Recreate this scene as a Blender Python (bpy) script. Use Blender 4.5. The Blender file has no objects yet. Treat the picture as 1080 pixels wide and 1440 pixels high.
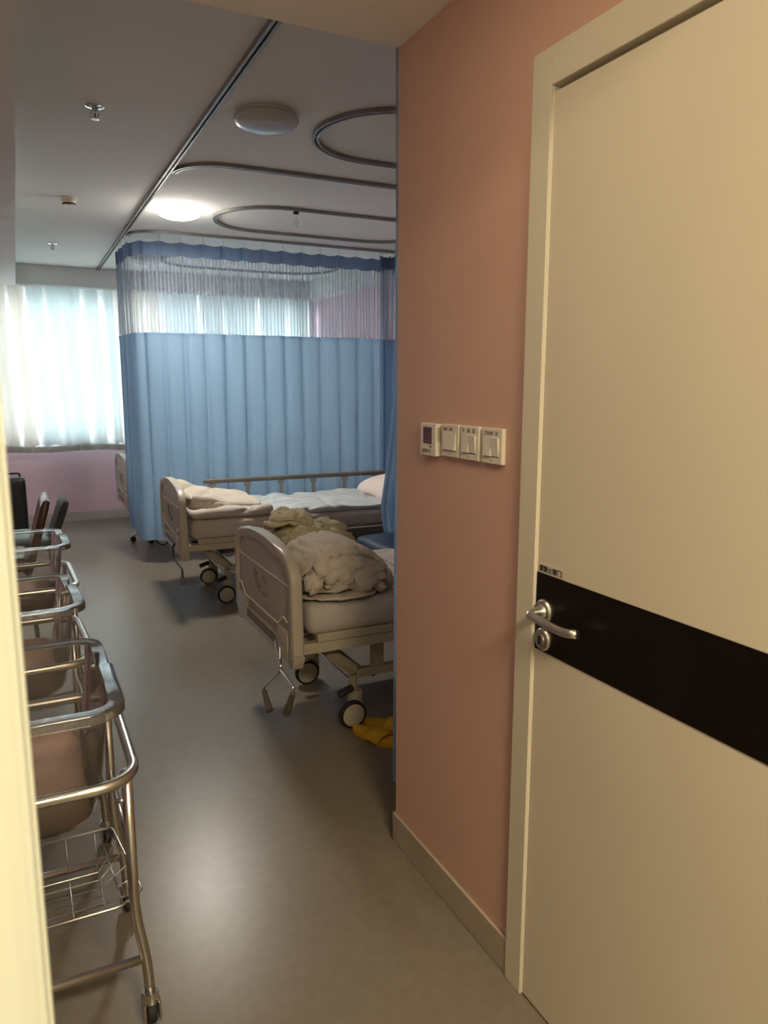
import bpy, bmesh, math, random
from mathutils import Vector, Matrix, noise
PI = math.pi
sc = bpy.context.scene
COL = sc.collection

# ------------------------------------------------------------------ camera
cam_d = bpy.data.cameras.new('camera'); cam = bpy.data.objects.new('camera', cam_d); COL.objects.link(cam)
M = [[0.898494247, -0.073275819, 0.432826458], [-0.438984627, -0.15169546, 0.8855964], [0.000765007, -0.985707432, -0.168464456]]
R = Matrix(((M[0][0], -M[0][1], -M[0][2]), (M[1][0], -M[1][1], -M[1][2]), (M[2][0], -M[2][1], -M[2][2])))
cam.matrix_world = Matrix.Translation((0, 0, 1.5)) @ R.to_4x4()
cam_d.sensor_fit = 'VERTICAL'; cam_d.sensor_height = 36; cam_d.lens = 1045 / 1440 * 36
cam_d.clip_start = 0.02
cam_d.dof.use_dof = True; cam_d.dof.focus_distance = 3.2; cam_d.dof.aperture_fstop = 7.0
sc.camera = cam

# ------------------------------------------------------------------ light
sc.view_settings.view_transform = 'Standard'; sc.view_settings.look = 'None'
sc.view_settings.exposure = 0.0; sc.view_settings.gamma = 1.0; sc.view_settings.use_curve_mapping = False
sc.cycles.caustics_reflective = False; sc.cycles.caustics_refractive = False
SKY = 26.0
world = bpy.data.worlds.new('world'); sc.world = world; world.use_nodes = True
bg = world.node_tree.nodes['Background']; bg.inputs[0].default_value = (0.84, 0.93, 1.0, 1); bg.inputs[1].default_value = SKY

def area(name, loc, rot, sx, sy, power, color, portal=False, spread=None):
    d = bpy.data.lights.new(name, 'AREA'); d.shape = 'RECTANGLE'; d.size = sx; d.size_y = sy
    d.energy = power; d.color = color
    if portal: d.cycles.is_portal = True
    if spread: d.spread = spread
    o = bpy.data.objects.new(name, d); COL.objects.link(o); o.location = loc; o.rotation_euler = rot
    return o
# the window lets the daylight in (light portal in the opening)
area('window_portal', (1.0, 8.93, 1.68), (-PI/2, 0, 0), 4.6, 1.62, 1, (1, 1, 1), portal=True)
CORR = (1.0, 0.81, 0.53)
# corridor lamp behind the photographer, then unseen fill lights added in the lobby
area('corridor_lamp', (0.45, -0.75, 2.42), (0, 0, 0), 0.55, 0.55, 80, CORR)
def bulb(name, loc, power, color, radius=0.1):
    d = bpy.data.lights.new(name, 'POINT'); d.energy = power; d.color = color; d.shadow_soft_size = radius
    o = bpy.data.objects.new(name, d); COL.objects.link(o); o.location = loc
    return o
bulb('lobby_ceiling_fill', (.25, .80, 2.15), 3.6, (1.0, .80, .53), .12)  # added point fill without a fitting, brightens the lobby ceiling
area('lobby_fill', (0.35, 1.15, 2.42), (0, 0, 0), 0.5, 0.5, 3, (1.0, 0.80, 0.54))  # unseen area fill added to lift the lobby light

# ------------------------------------------------------------------ helpers
def mat(name, color, rough=0.6, metal=0.0, bump=None, vary=None, spec=0.5, **kw):
    m = bpy.data.materials.new(name); m.use_nodes = True
    nt = m.node_tree; b = nt.nodes['Principled BSDF']
    c = (*color, 1)
    b.inputs['Base Color'].default_value = c; b.inputs['Roughness'].default_value = rough
    b.inputs['Metallic'].default_value = metal; b.inputs['Specular IOR Level'].default_value = spec
    for k, v in kw.items():
        b.inputs[k.replace('_', ' ')].default_value = v
    tc = nt.nodes.new('ShaderNodeTexCoord')
    if vary:
        sc_, amt = vary
        n = nt.nodes.new('ShaderNodeTexNoise'); n.inputs['Scale'].default_value = sc_; n.inputs['Detail'].default_value = 6
        nt.links.new(tc.outputs['Object'], n.inputs['Vector'])
        r = nt.nodes.new('ShaderNodeValToRGB')
        r.color_ramp.elements[0].position = 0.3; r.color_ramp.elements[1].position = 0.7
        r.color_ramp.elements[0].color = (*[x * (1 - amt) for x in color], 1)
        r.color_ramp.elements[1].color = (*[min(1, x * (1 + amt)) for x in color], 1)
        nt.links.new(n.outputs['Fac'], r.inputs[0]); nt.links.new(r.outputs[0], b.inputs['Base Color'])
    if bump:
        sc_, st, dist = bump
        n = nt.nodes.new('ShaderNodeTexNoise'); n.inputs['Scale'].default_value = sc_; n.inputs['Detail'].default_value = 5
        nt.links.new(tc.outputs['Object'], n.inputs['Vector'])
        bp = nt.nodes.new('ShaderNodeBump'); bp.inputs['Strength'].default_value = st; bp.inputs['Distance'].default_value = dist
        nt.links.new(n.outputs['Fac'], bp.inputs['Height']); nt.links.new(bp.outputs[0], b.inputs['Normal'])
    return m

def link(name, me, m=None, parent=None, smooth=False):
    o = bpy.data.objects.new(name, me); COL.objects.link(o)
    if m is not None:
        me.materials.append(m)
    if smooth:
        me.polygons.foreach_set('use_smooth', [True] * len(me.polygons))
    if parent is not None: o.parent = parent
    return o
def obj(name, bm, m, parent=None, smooth=False, angle=None):
    me = bpy.data.meshes.new(name)
    bmesh.ops.recalc_face_normals(bm, faces=bm.faces)
    bm.to_mesh(me); bm.free()
    o = link(name, me, m, parent, smooth or angle is not None)
    if angle is not None:
        me.set_sharp_from_angle(angle=math.radians(angle))
    return o
def thing(name, label, cat, loc=(0, 0, 0), rotz=0, group=None):
    o = bpy.data.objects.new(name, None); COL.objects.link(o); o.empty_display_size = 0.1
    o.location = loc; o.rotation_euler = (0, 0, rotz); o['label'] = label; o['category'] = cat
    if group: o['group'] = group
    return o
def tag(o, label, cat, group=None):
    o['label'] = label; o['category'] = cat
    if group: o['group'] = group
    return o
def struct(o):
    o['kind'] = 'structure'; return o
def estruct(name, loc=(0, 0, 0)):
    o = bpy.data.objects.new(name, None); COL.objects.link(o); o.location = loc; o['kind'] = 'structure'; return o

def box(bm, x0, x1, y0, y1, z0, z1, bevel=0.0, seg=2, mtx=None):
    vs = [bm.verts.new((x, y, z)) for x in (x0, x1) for y in (y0, y1) for z in (z0, z1)]
    f = [(0, 1, 3, 2), (4, 6, 7, 5), (0, 4, 5, 1), (2, 3, 7, 6), (0, 2, 6, 4), (1, 5, 7, 3)]
    fs = [bm.faces.new([vs[i] for i in q]) for q in f]
    geom = vs
    if bevel > 0:
        es = list({e for q in fs for e in q.edges})
        r = bmesh.ops.bevel(bm, geom=es, offset=bevel, segments=seg, profile=0.5, affect='EDGES')
        geom = list({v for q in r['faces'] for v in q.verts} | {v for v in vs if v.is_valid})
    if mtx is not None:
        bmesh.ops.transform(bm, matrix=mtx, verts=[v for v in geom if v.is_valid])
    return geom
def bxm(*a, **k):
    bm = bmesh.new(); box(bm, *a, **k); return bm

def smooth_path(pts, rad=0.03, n=5):
    pts = [Vector(p) for p in pts]; out = [pts[0]]
    for i in range(1, len(pts) - 1):
        a, b, c = pts[i - 1], pts[i], pts[i + 1]
        d1 = (a - b); d2 = (c - b); r = min(rad, d1.length * .49, d2.length * .49)
        p0 = b + d1.normalized() * r; p2 = b + d2.normalized() * r
        for k in range(n + 1):
            t = k / n; out.append((1 - t) ** 2 * p0 + 2 * t * (1 - t) * b + t * t * p2)
    out.append(pts[-1]); return out
def tube(bm, pts, r, seg=10, closed=False, cap=True, r2=None, squash=None):
    pts = [Vector(p) for p in pts]; n = len(pts)
    rings = []; up = None
    for i, p in enumerate(pts):
        if closed: t = (pts[(i + 1) % n] - pts[i - 1])
        else: t = pts[min(i + 1, n - 1)] - pts[max(i - 1, 0)]
        t.normalize()
        if up is None:
            up = Vector((0, 0, 1)) if abs(t.z) < 0.9 else Vector((1, 0, 0))
        s = t.cross(up)
        if s.length < 1e-4: s = t.orthogonal()
        s.normalize(); u = s.cross(t); u.normalize(); up = u
        rr = r if r2 is None else r + (r2 - r) * i / (n - 1)
        sq = squash or 1
        rings.append([bm.verts.new(p + s * math.cos(a) * rr + u * math.sin(a) * rr * sq) for a in [2 * PI * k / seg for k in range(seg)]])
    m = n if closed else n - 1
    for i in range(m):
        A, B = rings[i], rings[(i + 1) % n]
        for k in range(seg):
            bm.faces.new((A[k], A[(k + 1) % seg], B[(k + 1) % seg], B[k]))
    if cap and not closed:
        bm.faces.new(rings[0][::-1]); bm.faces.new(rings[-1])
def tubem(pts, r, **k):
    bm = bmesh.new(); tube(bm, pts, r, **k); return bm
def lathe(bm, prof, loc=(0, 0, 0), seg=24, mtx=None):
    rings = []; allv = []
    for (r, z) in prof:
        if r < 1e-5:
            v = [bm.verts.new((0, 0, z))]
        else:
            v = [bm.verts.new((r * math.cos(2 * PI * k / seg), r * math.sin(2 * PI * k / seg), z)) for k in range(seg)]
        rings.append(v); allv += v
    for A, B in zip(rings, rings[1:]):
        for k in range(seg):
            k2 = (k + 1) % seg
            if len(A) == 1 and len(B) == 1: continue
            if len(A) == 1: bm.faces.new((A[0], B[k2], B[k]))
            elif len(B) == 1: bm.faces.new((A[k], A[k2], B[0]))
            else: bm.faces.new((A[k], A[k2], B[k2], B[k]))
    mt = Matrix.Translation(loc) @ (mtx or Matrix())
    bmesh.ops.transform(bm, matrix=mt, verts=allv)
def lathem(prof, loc=(0, 0, 0), seg=24, mtx=None):
    bm = bmesh.new(); lathe(bm, prof, loc, seg, mtx); return bm
def prism(bm, outline, axis_lo, axis_hi, plane='YZ', bevel=0.0, seg=2):
    """outline: list of 2D points; extruded along the remaining axis"""
    def P(a, b, c):
        return {'YZ': (c, a, b), 'XZ': (a, c, b), 'XY': (a, b, c)}[plane]
    lo = [bm.verts.new(P(a, b, axis_lo)) for a, b in outline]
    hi = [bm.verts.new(P(a, b, axis_hi)) for a, b in outline]
    n = len(outline)
    f0 = bm.faces.new(lo); f1 = bm.faces.new(hi[::-1])
    for i in range(n):
        bm.faces.new((lo[i], hi[i], hi[(i + 1) % n], lo[(i + 1) % n]))
    if bevel > 0:
        es = list(f0.edges) + list(f1.edges)
        bmesh.ops.bevel(bm, geom=es, offset=bevel, segments=seg, profile=0.5, affect='EDGES')
def rrect(x0, x1, y0, y1, r, n=5):
    pts = []
    for cx, cy, a0 in ((x1 - r, y1 - r, 0), (x0 + r, y1 - r, 90), (x0 + r, y0 + r, 180), (x1 - r, y0 + r, 270)):
        for k in range(n + 1):
            a = math.radians(a0 + 90 * k / n); pts.append((cx + r * math.cos(a), cy + r * math.sin(a)))
    return pts

def soft_box(size, res=(40, 24, 8), power=6, amp=0.006, freq=8, seed=0, ridged=0.0, rfreq=5, stretch=(1, 1, 1), taper=None):
    """rounded cloth-like box centred in x,y with bottom at z=0, wrinkled by noise"""
    sx, sy, sz = size; bm = bmesh.new(); nx, ny, nz = res; V = {}
    off = Vector((seed * 7.3, seed * 3.1, seed * 1.7))
    def vert(i, j, k):
        key = (i, j, k)
        if key in V: return V[key]
        u = Vector((2 * i / nx - 1, 2 * j / ny - 1, 2 * k / nz - 1))
        h = Vector((u.x * sx / 2, u.y * sy / 2, u.z * sz / 2))
        rad = min(sz / 2, 0.09) if power < 5 else min(sz / 2, 0.045)
        core = Vector([max(-(s / 2 - rad), min(s / 2 - rad, c)) for s, c in zip((sx, sy, sz), h)])
        d = h - core
        p = core + (d.normalized() * rad if d.length > 1e-6 else d)
        if d.length <= 1e-6: p = h
        q = Vector((p.x * stretch[0], p.y * stretch[1], p.z * stretch[2]))
        n1 = noise.noise(q * freq + off) * amp
        if ridged:
            w = q + 0.12 * Vector((noise.noise(q * 3 + off), noise.noise(q * 3 - off), 0))
            rv = 1 - abs(noise.noise(w * rfreq + off * 2)) * 2.2
            n1 += ridged * (max(rv, 0) ** 3) * -1 + ridged * 0.5 * noise.noise(w * rfreq * 0.6)
        dr = d.normalized() if d.length > 1e-6 else Vector((0, 0, 1 if u.z > 0 else -1))
        if dr.z < -0.5 : n1 = 0
        p = p + dr * n1
        p.z += sz / 2
        if taper: p = taper(p)
        V[key] = bm.verts.new(p); return V[key]
    for i in range(nx):
        for j in range(ny):
            for k in (0, nz):
                bm.faces.new((vert(i, j, k), vert(i + 1, j, k), vert(i + 1, j + 1, k), vert(i, j + 1, k)))
    for i in range(nx):
        for k in range(nz):
            for j in (0, ny):
                bm.faces.new((vert(i, j, k), vert(i + 1, j, k), vert(i + 1, j, k + 1), vert(i, j, k + 1)))
    for j in range(ny):
        for k in range(nz):
            for i in (0, nx):
                bm.faces.new((vert(i, j, k), vert(i, j + 1, k), vert(i, j + 1, k + 1), vert(i, j, k + 1)))
    return bm

def copy_tree(o, parent=None):
    c = o.copy(); COL.objects.link(c); c.parent = parent
    for ch in list(o.children): copy_tree(ch, c)
    return c

# ------------------------------------------------------------------ materials
WHITE = mat('ceiling paint', (0.86, 0.865, 0.83), 0.9, bump=(60, .05, .002), vary=(1.5, .03))
LOBBY = mat('lobby ceiling paint', (0.88, 0.84, 0.76), 0.9, bump=(60, .05, .002))
PINK = mat('pink wall paint', (0.66, 0.415, 0.325), 0.55, bump=(90, .10, .0015), vary=(1.2, .035), spec=.25)
PINKF = mat('pink far wall paint', (0.78, 0.57, 0.65), 0.6, bump=(90, .08, .0015), vary=(1.2, .03))
CREAM = mat('cream door laminate', (0.70, 0.63, 0.50), 0.42, bump=(160, .03, .0006), vary=(2.0, .03), spec=.35)
FRAMEC = mat('cream door frame', (0.69, 0.64, 0.51), 0.45, bump=(160, .03, .0006), spec=.35)
IVORY = mat('ivory jamb paint', (0.60, 0.64, 0.56), 0.5)
BANDM = mat('dark brown band', (0.007, 0.004, 0.0025), 0.30, vary=(9, .2), bump=(200, .02, .0004), spec=.25)
STEEL = mat('brushed steel', (0.62, 0.60, 0.56), 0.28, 1.0, bump=(220, .04, .0004))
SATIN = mat('satin nickel', (0.66, 0.63, 0.58), 0.33, 1.0, bump=(300, .03, .0003))
CHROME = mat('polished chrome', (0.75, 0.75, 0.74), 0.1, 1.0, bump=(50, .01, .0002))
ALU = mat('grey aluminium track', (0.30, 0.29, 0.28), 0.45, 0.6, vary=(10, .1))
DARKGAP = mat('dark slot', (0.03, 0.028, 0.026), 0.8, vary=(10, .1))
ABS = mat('beige bed plastic', (0.47, 0.42, 0.34), 0.35, bump=(250, .03, .0004), vary=(3, .03))
ABSIN = mat('grey beige bed panel', (0.42, 0.36, 0.31), 0.45, bump=(250, .03, .0004), vary=(4, .04))
BEDMET = mat('beige painted steel', (0.44, 0.39, 0.29), 0.4, vary=(6, .08), bump=(120, .04, .0005))
GROOVE = mat('pale inlay line', (0.85, 0.82, 0.72), 0.3, vary=(10, .05))
BLACKP = mat('black plastic', (0.02, 0.02, 0.022), 0.45, vary=(12, .3), bump=(200, .05, .0005))
RUBBER = mat('black rubber', (0.018, 0.018, 0.018), 0.7, vary=(12, .2))
DISC = mat('cream wheel cover', (0.52, 0.49, 0.38), 0.45, vary=(20, .06))
GREYP = mat('grey brown rail plastic', (0.13, 0.115, 0.095), 0.45, vary=(8, .1))
GREYPOST = mat('grey rail post', (0.30, 0.31, 0.31), 0.4, .3, vary=(8, .1))
SHEET = mat('beige cotton sheet', (0.50, 0.45, 0.41), 0.9, bump=(35, .25, .004), vary=(5, .04))
DUVET = mat('beige cotton duvet', (0.54, 0.475, 0.40), 0.9, bump=(30, .3, .004), vary=(5, .05))
BLANK = mat('olive beige blanket', (0.50, 0.45, 0.31), 0.95, bump=(40, .3, .004), vary=(6, .08))
PLASTIC = mat('pale quilted pad', (0.50, 0.53, 0.54), 0.26, bump=(28, .6, .01), vary=(7, .06))
PILLOW = mat('pale pink pillowcase', (0.72, 0.62, 0.57), 0.85, bump=(18, .25, .006), vary=(5, .03))
NAVY = mat('navy blue vinyl', (0.007, 0.024, 0.066), 0.55, bump=(9, .4, .02), vary=(4, .35))
YELLOW = mat('yellow foam rubber', (0.72, 0.42, 0.02), 0.55, bump=(90, .15, .001), vary=(14, .08))
WPLAST = mat('white switch plastic', (0.74, 0.70, 0.60), 0.38, vary=(20, .03))
SCREEN = mat('dark red display', (0.09, 0.014, 0.018), 0.25, vary=(20, .2))
PRINT = mat('dark print', (0.035, 0.028, 0.022), 0.7, vary=(30, .2))
EMBLEM = mat('faded brown print', (0.24, 0.19, 0.16), 0.6, vary=(40, .3))
BASE = mat('beige vinyl skirting', (0.42, 0.36, 0.27), 0.5, vary=(5, .08))
CASE = mat('black ribbed shell', (0.012, 0.013, 0.014), 0.35, vary=(10, .2), bump=(60, .1, .001))
WOOD = mat('dark brown varnished wood', (0.07, 0.026, 0.014), 0.25, vary=(6, .35), bump=(30, .1, .001))
CHAIRG = mat('dark grey upholstery', (0.035, 0.034, 0.032), 0.6, vary=(9, .2), bump=(80, .2, .001))
TEAL = mat('teal grey vinyl', (0.055, 0.095, 0.105), 0.4, vary=(7, .2), bump=(60, .1, .001))
CRIB = mat('pink cot mattress', (0.52, 0.34, 0.30), 0.8, bump=(30, .2, .003), vary=(5, .05))

def floor_mat():
    m = mat('vinyl floor', (0.36, 0.325, 0.275), 0.34, spec=.45)
    nt = m.node_tree; b = nt.nodes['Principled BSDF']; tc = nt.nodes['Texture Coordinate']
    n1 = nt.nodes.new('ShaderNodeTexNoise'); n1.inputs['Scale'].default_value = 1.6; n1.inputs['Detail'].default_value = 8
    n2 = nt.nodes.new('ShaderNodeTexNoise'); n2.inputs['Scale'].default_value = 26; n2.inputs['Detail'].default_value = 6
    for n in (n1, n2): nt.links.new(tc.outputs['Object'], n.inputs['Vector'])
    r = nt.nodes.new('ShaderNodeValToRGB'); r.color_ramp.elements[0].color = (0.165, 0.138, 0.103, 1); r.color_ramp.elements[1].color = (0.225, 0.193, 0.150, 1)
    r.color_ramp.elements[0].position = .3; r.color_ramp.elements[1].position = .7
    mx = nt.nodes.new('ShaderNodeMix'); mx.data_type = 'FLOAT'; mx.inputs[0].default_value = .45
    nt.links.new(n1.outputs['Fac'], mx.inputs[2]); nt.links.new(n2.outputs['Fac'], mx.inputs[3])
    nt.links.new(mx.outputs[0], r.inputs[0]); nt.links.new(r.outputs[0], b.inputs['Base Color'])
    rr = nt.nodes.new('ShaderNodeMapRange'); rr.inputs['To Min'].default_value = .285; rr.inputs['To Max'].default_value = .34
    nt.links.new(n1.outputs['Fac'], rr.inputs['Value']); nt.links.new(rr.outputs[0], b.inputs['Roughness'])
    bp = nt.nodes.new('ShaderNodeBump'); bp.inputs['Strength'].default_value = .04; bp.inputs['Distance'].default_value = .001
    nt.links.new(n1.outputs['Fac'], bp.inputs['Height']); nt.links.new(bp.outputs[0], b.inputs['Normal'])
    return m
FLOOR = floor_mat()

def cloth_mat(name, color, trans=0.5, tcol=None, alpha_net=False, vary=.05):
    """woven cloth that lets light through; as a net it has real open stripes"""
    m = bpy.data.materials.new(name); m.use_nodes = True; nt = m.node_tree
    for n in list(nt.nodes): nt.nodes.remove(n)
    out = nt.nodes.new('ShaderNodeOutputMaterial')
    d = nt.nodes.new('ShaderNodeBsdfDiffuse'); t = nt.nodes.new('ShaderNodeBsdfTranslucent')
    tc = nt.nodes.new('ShaderNodeTexCoord'); n = nt.nodes.new('ShaderNodeTexNoise'); n.inputs['Scale'].default_value = 4
    nt.links.new(tc.outputs['Object'], n.inputs['Vector'])
    r = nt.nodes.new('ShaderNodeValToRGB')
    r.color_ramp.elements[0].color = (*[c * (1 - vary) for c in color], 1); r.color_ramp.elements[1].color = (*[min(1, c * (1 + vary)) for c in color], 1)
    nt.links.new(n.outputs['Fac'], r.inputs[0]); nt.links.new(r.outputs[0], d.inputs['Color'])
    t.inputs['Color'].default_value = (*(tcol or color), 1)
    mx = nt.nodes.new('ShaderNodeMixShader'); mx.inputs[0].default_value = trans
    nt.links.new(d.outputs[0], mx.inputs[1]); nt.links.new(t.outputs[0], mx.inputs[2])
    last = mx
    if alpha_net:
        tr = nt.nodes.new('ShaderNodeBsdfTransparent')
        uv = nt.nodes.new('ShaderNodeUVMap'); sp = nt.nodes.new('ShaderNodeSeparateXYZ'); nt.links.new(uv.outputs[0], sp.inputs[0])
        def stripes(sock, freq, lo, hi):
            a = nt.nodes.new('ShaderNodeMath'); a.operation = 'MULTIPLY'; a.inputs[1].default_value = freq; nt.links.new(sock, a.inputs[0])
            b = nt.nodes.new('ShaderNodeMath'); b.operation = 'SINE'; nt.links.new(a.outputs[0], b.inputs[0])
            c = nt.nodes.new('ShaderNodeMapRange'); c.inputs['From Min'].default_value = .0; c.inputs['From Max'].default_value = .7
            c.inputs['To Min'].default_value = lo; c.inputs['To Max'].default_value = hi; nt.links.new(b.outputs[0], c.inputs['Value']); return c.outputs[0]
        fine = alpha_net < .02
        s1 = stripes(sp.outputs[0], 2 * PI / alpha_net, .20, .60 if fine else .56)
        s2 = stripes(sp.outputs[1], 2 * PI / (alpha_net * .55), .0, .22 if fine else .05)
        ad = nt.nodes.new('ShaderNodeMath'); ad.operation = 'ADD'; nt.links.new(s1, ad.inputs[0]); nt.links.new(s2, ad.inputs[1])
        m2 = nt.nodes.new('ShaderNodeMixShader'); nt.links.new(ad.outputs[0], m2.inputs[0])
        nt.links.new(tr.outputs[0], m2.inputs[1]); nt.links.new(mx.outputs[0], m2.inputs[2]); last = m2
    nt.links.new(last.outputs[0], out.inputs[0]); return m
BLUE = cloth_mat('blue curtain cloth', (0.33, 0.48, 0.66), .58, (0.52, 0.72, 0.91))
BLUEH = cloth_mat('blue curtain heading', (0.17, 0.235, 0.37), .35)
NET = cloth_mat('blue curtain net', (0.36, 0.43, 0.56), .45, alpha_net=.030)
NETN = cloth_mat('blue curtain fine net', (0.26, 0.31, 0.44), .3, alpha_net=.016)
SHEER = cloth_mat('ivory window curtain', (0.60, 0.59, 0.56), .42, (0.74, 0.74, 0.71), vary=.02)
HEMW = cloth_mat('doubled hem with sill shade', (0.36, 0.34, 0.31), .12, (0.5, 0.47, 0.42), vary=.05)  # doubled cloth, its colour also darkened for the sill and wall behind
LINING = cloth_mat('grey added lining cloth', (0.42, 0.46, 0.48), .66, (0.46, 0.54, 0.55), vary=.12)  # cloth of the unseen lining added to shape the daylight
LININGW = cloth_mat('warm grey added lining cloth', (0.46, 0.44, 0.40), .6, (0.60, 0.555, 0.49), vary=.1)

def clear_plastic(name, tint, diff=.06):
    m = bpy.data.materials.new(name); m.use_nodes = True; nt = m.node_tree
    for n in list(nt.nodes): nt.nodes.remove(n)
    out = nt.nodes.new('ShaderNodeOutputMaterial'); tr = nt.nodes.new('ShaderNodeBsdfTransparent')
    gl = nt.nodes.new('ShaderNodeBsdfGlossy'); gl.inputs['Roughness'].default_value = .08
    df = nt.nodes.new('ShaderNodeBsdfDiffuse'); df.inputs['Color'].default_value = (.75, .74, .72, 1)
    tc = nt.nodes.new('ShaderNodeTexCoord'); n = nt.nodes.new('ShaderNodeTexNoise'); n.inputs['Scale'].default_value = 12; n.inputs['Detail'].default_value = 6
    nt.links.new(tc.outputs['Object'], n.inputs['Vector'])
    mr = nt.nodes.new('ShaderNodeMapRange'); mr.inputs['To Min'].default_value = diff * .5; mr.inputs['To Max'].default_value = diff * 1.6
    nt.links.new(n.outputs['Fac'], mr.inputs['Value'])
    lw = nt.nodes.new('ShaderNodeLayerWeight'); lw.inputs['Blend'].default_value = .35
    cr = nt.nodes.new('ShaderNodeMix'); cr.data_type = 'RGBA'
    cr.inputs[6].default_value = (*tint, 1); cr.inputs[7].default_value = (*[t * .45 for t in tint], 1)
    nt.links.new(lw.outputs['Facing'], cr.inputs[0]); nt.links.new(cr.outputs[2], tr.inputs['Color'])
    a = nt.nodes.new('ShaderNodeMixShader'); nt.links.new(mr.outputs[0], a.inputs[0]); nt.links.new(tr.outputs[0], a.inputs[1]); nt.links.new(df.outputs[0], a.inputs[2])
    fr = nt.nodes.new('ShaderNodeFresnel'); fr.inputs['IOR'].default_value = 1.33
    b = nt.nodes.new('ShaderNodeMixShader'); nt.links.new(fr.outputs[0], b.inputs[0]); nt.links.new(a.outputs[0], b.inputs[1]); nt.links.new(gl.outputs[0], b.inputs[2])
    nt.links.new(b.outputs[0], out.inputs[0]); return m
CLEAR = clear_plastic('clear cot plastic', (.88, .87, .86), .07)
RIM = clear_plastic('clear cot rim', (.84, .84, .84), .09)
GLASS = clear_plastic('window glass', (.96, .98, .98), .004)

def lamp_mat(name, color, emit):
    return mat(name, color, .3, vary=(3, .02), Emission_Color=(1.0, 0.96, 0.88, 1), Emission_Strength=emit)
DOMEON = lamp_mat('lit opal dome', (.9, .9, .88), 9.0)
DOMEOFF = mat('unlit opal dome', (.52, .54, .55), .22, vary=(3, .02))

# ------------------------------------------------------------------ room shell
WX = 1.032      # pink wall plane
CY = 2.02       # its far corner
FY = 8.86       # far wall
struct(obj('floor', bxm(-2.0, 3.6, -2.6, 9.1, -0.12, 0.0), FLOOR))
struct(obj('ceiling', bxm(-2.0, 3.6, CY, 9.1, 2.70, 2.85), WHITE))
struct(obj('ceiling_lobby', bxm(-2.0, 3.6, -2.6, CY - .0, 2.43, 2.85), LOBBY))
struct(obj('ceiling_soffit', bxm(-2.0, 0.072, CY, 8.60, 2.49, 2.70), WHITE))
o = struct(obj('trim_1', bxm(-2.0, 3.45, 8.60, FY, 2.50, 2.70), WHITE))          # bulkhead above the window
obj('ledge', bxm(-2.0, 3.35, 8.585, 8.60, 2.50, 2.525, bevel=.003), WHITE, o)
struct(obj('trim_2', bxm(3.19, 3.35, CY, 8.60, 2.50, 2.70), WHITE))              # boxed cornice above the bed heads
w = bmesh.new()
box(w, -2.0, 3.6, FY, 9.1, 0, .87); box(w, -2.0, 3.6, FY, 9.1, 2.46, 2.70)
box(w, -2.0, -1.25, FY, 9.1, .87, 2.46); box(w, 3.27, 3.6, FY, 9.1, .87, 2.46)
struct(obj('wall_far', w, PINKF))
struct(obj('wall_room_right', bxm(3.35, 3.6, CY, 9.1, 0, 2.70), PINKF))
struct(obj('wall_left', bxm(-2.0, -1.4, CY - 1.5, 9.1, 0, 2.70), PINKF))
w = bmesh.new()
DY0, DY1, DH = 0.50, 1.313, 2.10
box(w, WX, WX + .14, DY1 + .03, CY, 0, 2.43); box(w, WX, WX + .14, .40, DY0 - .03, 0, 2.43); box(w, WX, WX + .14, DY0 - .03, DY1 + .03, DH + .03, 2.43)
box(w, WX + .14, 3.6, CY - .14, CY, 0, 2.85)
box(w, WX + .14, 3.6, -.2, -.06, 0, 2.43); box(w, 3.46, 3.6, -.06, CY - .14, 0, 2.43)
struct(obj('wall_right', w, PINK))
struct(obj('wall_behind', bxm(-2.0, 3.6, -2.6, -2.4, 0, 2.43), IVORY))
struct(obj('wall_corridor_left', bxm(-2.0, -1.75, -2.4, .52, 0, 2.43), IVORY))
struct(obj('wall_corridor_right', bxm(1.95, 2.1, -2.4, -.2, 0, 2.43), IVORY))
# entrance wall around the doorway the photograph is taken through
w = bmesh.new()
box(w, -1.75, -0.075, .42, .52, 0, 2.43); box(w, -.075, WX + .14, .42, .50, 2.20, 2.43)
struct(obj('wall_entrance', w, IVORY))
d2 = estruct('door_2', (-.01, .45, 0))
bm = bmesh.new()
prism(bm, [(-.085, -.055), (-.012, -.055), (-.004, -.047), (-.004, -.040), (0, -.036), (0, .075), (-.065, .075), (-.065, .0), (-.085, .0)], 0, 2.2, 'XY')
obj('door_frame', bm, IVORY, d2)
obj('door_stop', bxm(-.003, .002, .02, .05, 0, 2.15, bevel=.001), IVORY, d2)

# skirtings
def skirting(name, x0, x1, y0, y1):
    return struct(obj(name, bxm(x0, x1, y0, y1, 0, .10, bevel=.003), BASE))
skirting('baseboard_right', WX - .010, WX, DY1 + .064, CY + .010)
skirting('baseboard_bathroom', WX - .010, 3.35, CY, CY + .010)
o = struct(obj('baseboard_far', bxm(-1.4, 3.35, FY - .012, FY, 0, .10, bevel=.003), mat('grey skirting', (.50, .47, .45), .4, vary=(5, .05))))
skirting('baseboard_left', -1.4, -1.388, CY, FY - .012)
skirting('baseboard_room_right', 3.338, 3.35, CY + .01, FY - .012)

# window
win = estruct('window_1', (1.0, 8.98, 0))
fr = bmesh.new()
box(fr, -2.25, 2.27, -.03, .03, .87, .93, bevel=.004); box(fr, -2.25, 2.27, -.03, .03, 2.40, 2.46, bevel=.004)
xs = [-2.22, -1.1, 0.02, 1.14, 2.24]
for x in xs: box(fr, x - .03, x + .03, -.03, .03, .93, 2.40, bevel=.004)
obj('window_frame', fr, WPLAST, win)
for a, b in zip(xs, xs[1:]):
    obj('pane', bxm(a + .03, b - .03, -.004, .004, .93, 2.40), GLASS, win)
obj('window_sill', bxm(-2.25, 2.27, -.12, .0, .85, .87, bevel=.003), IVORY, win)

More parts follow.
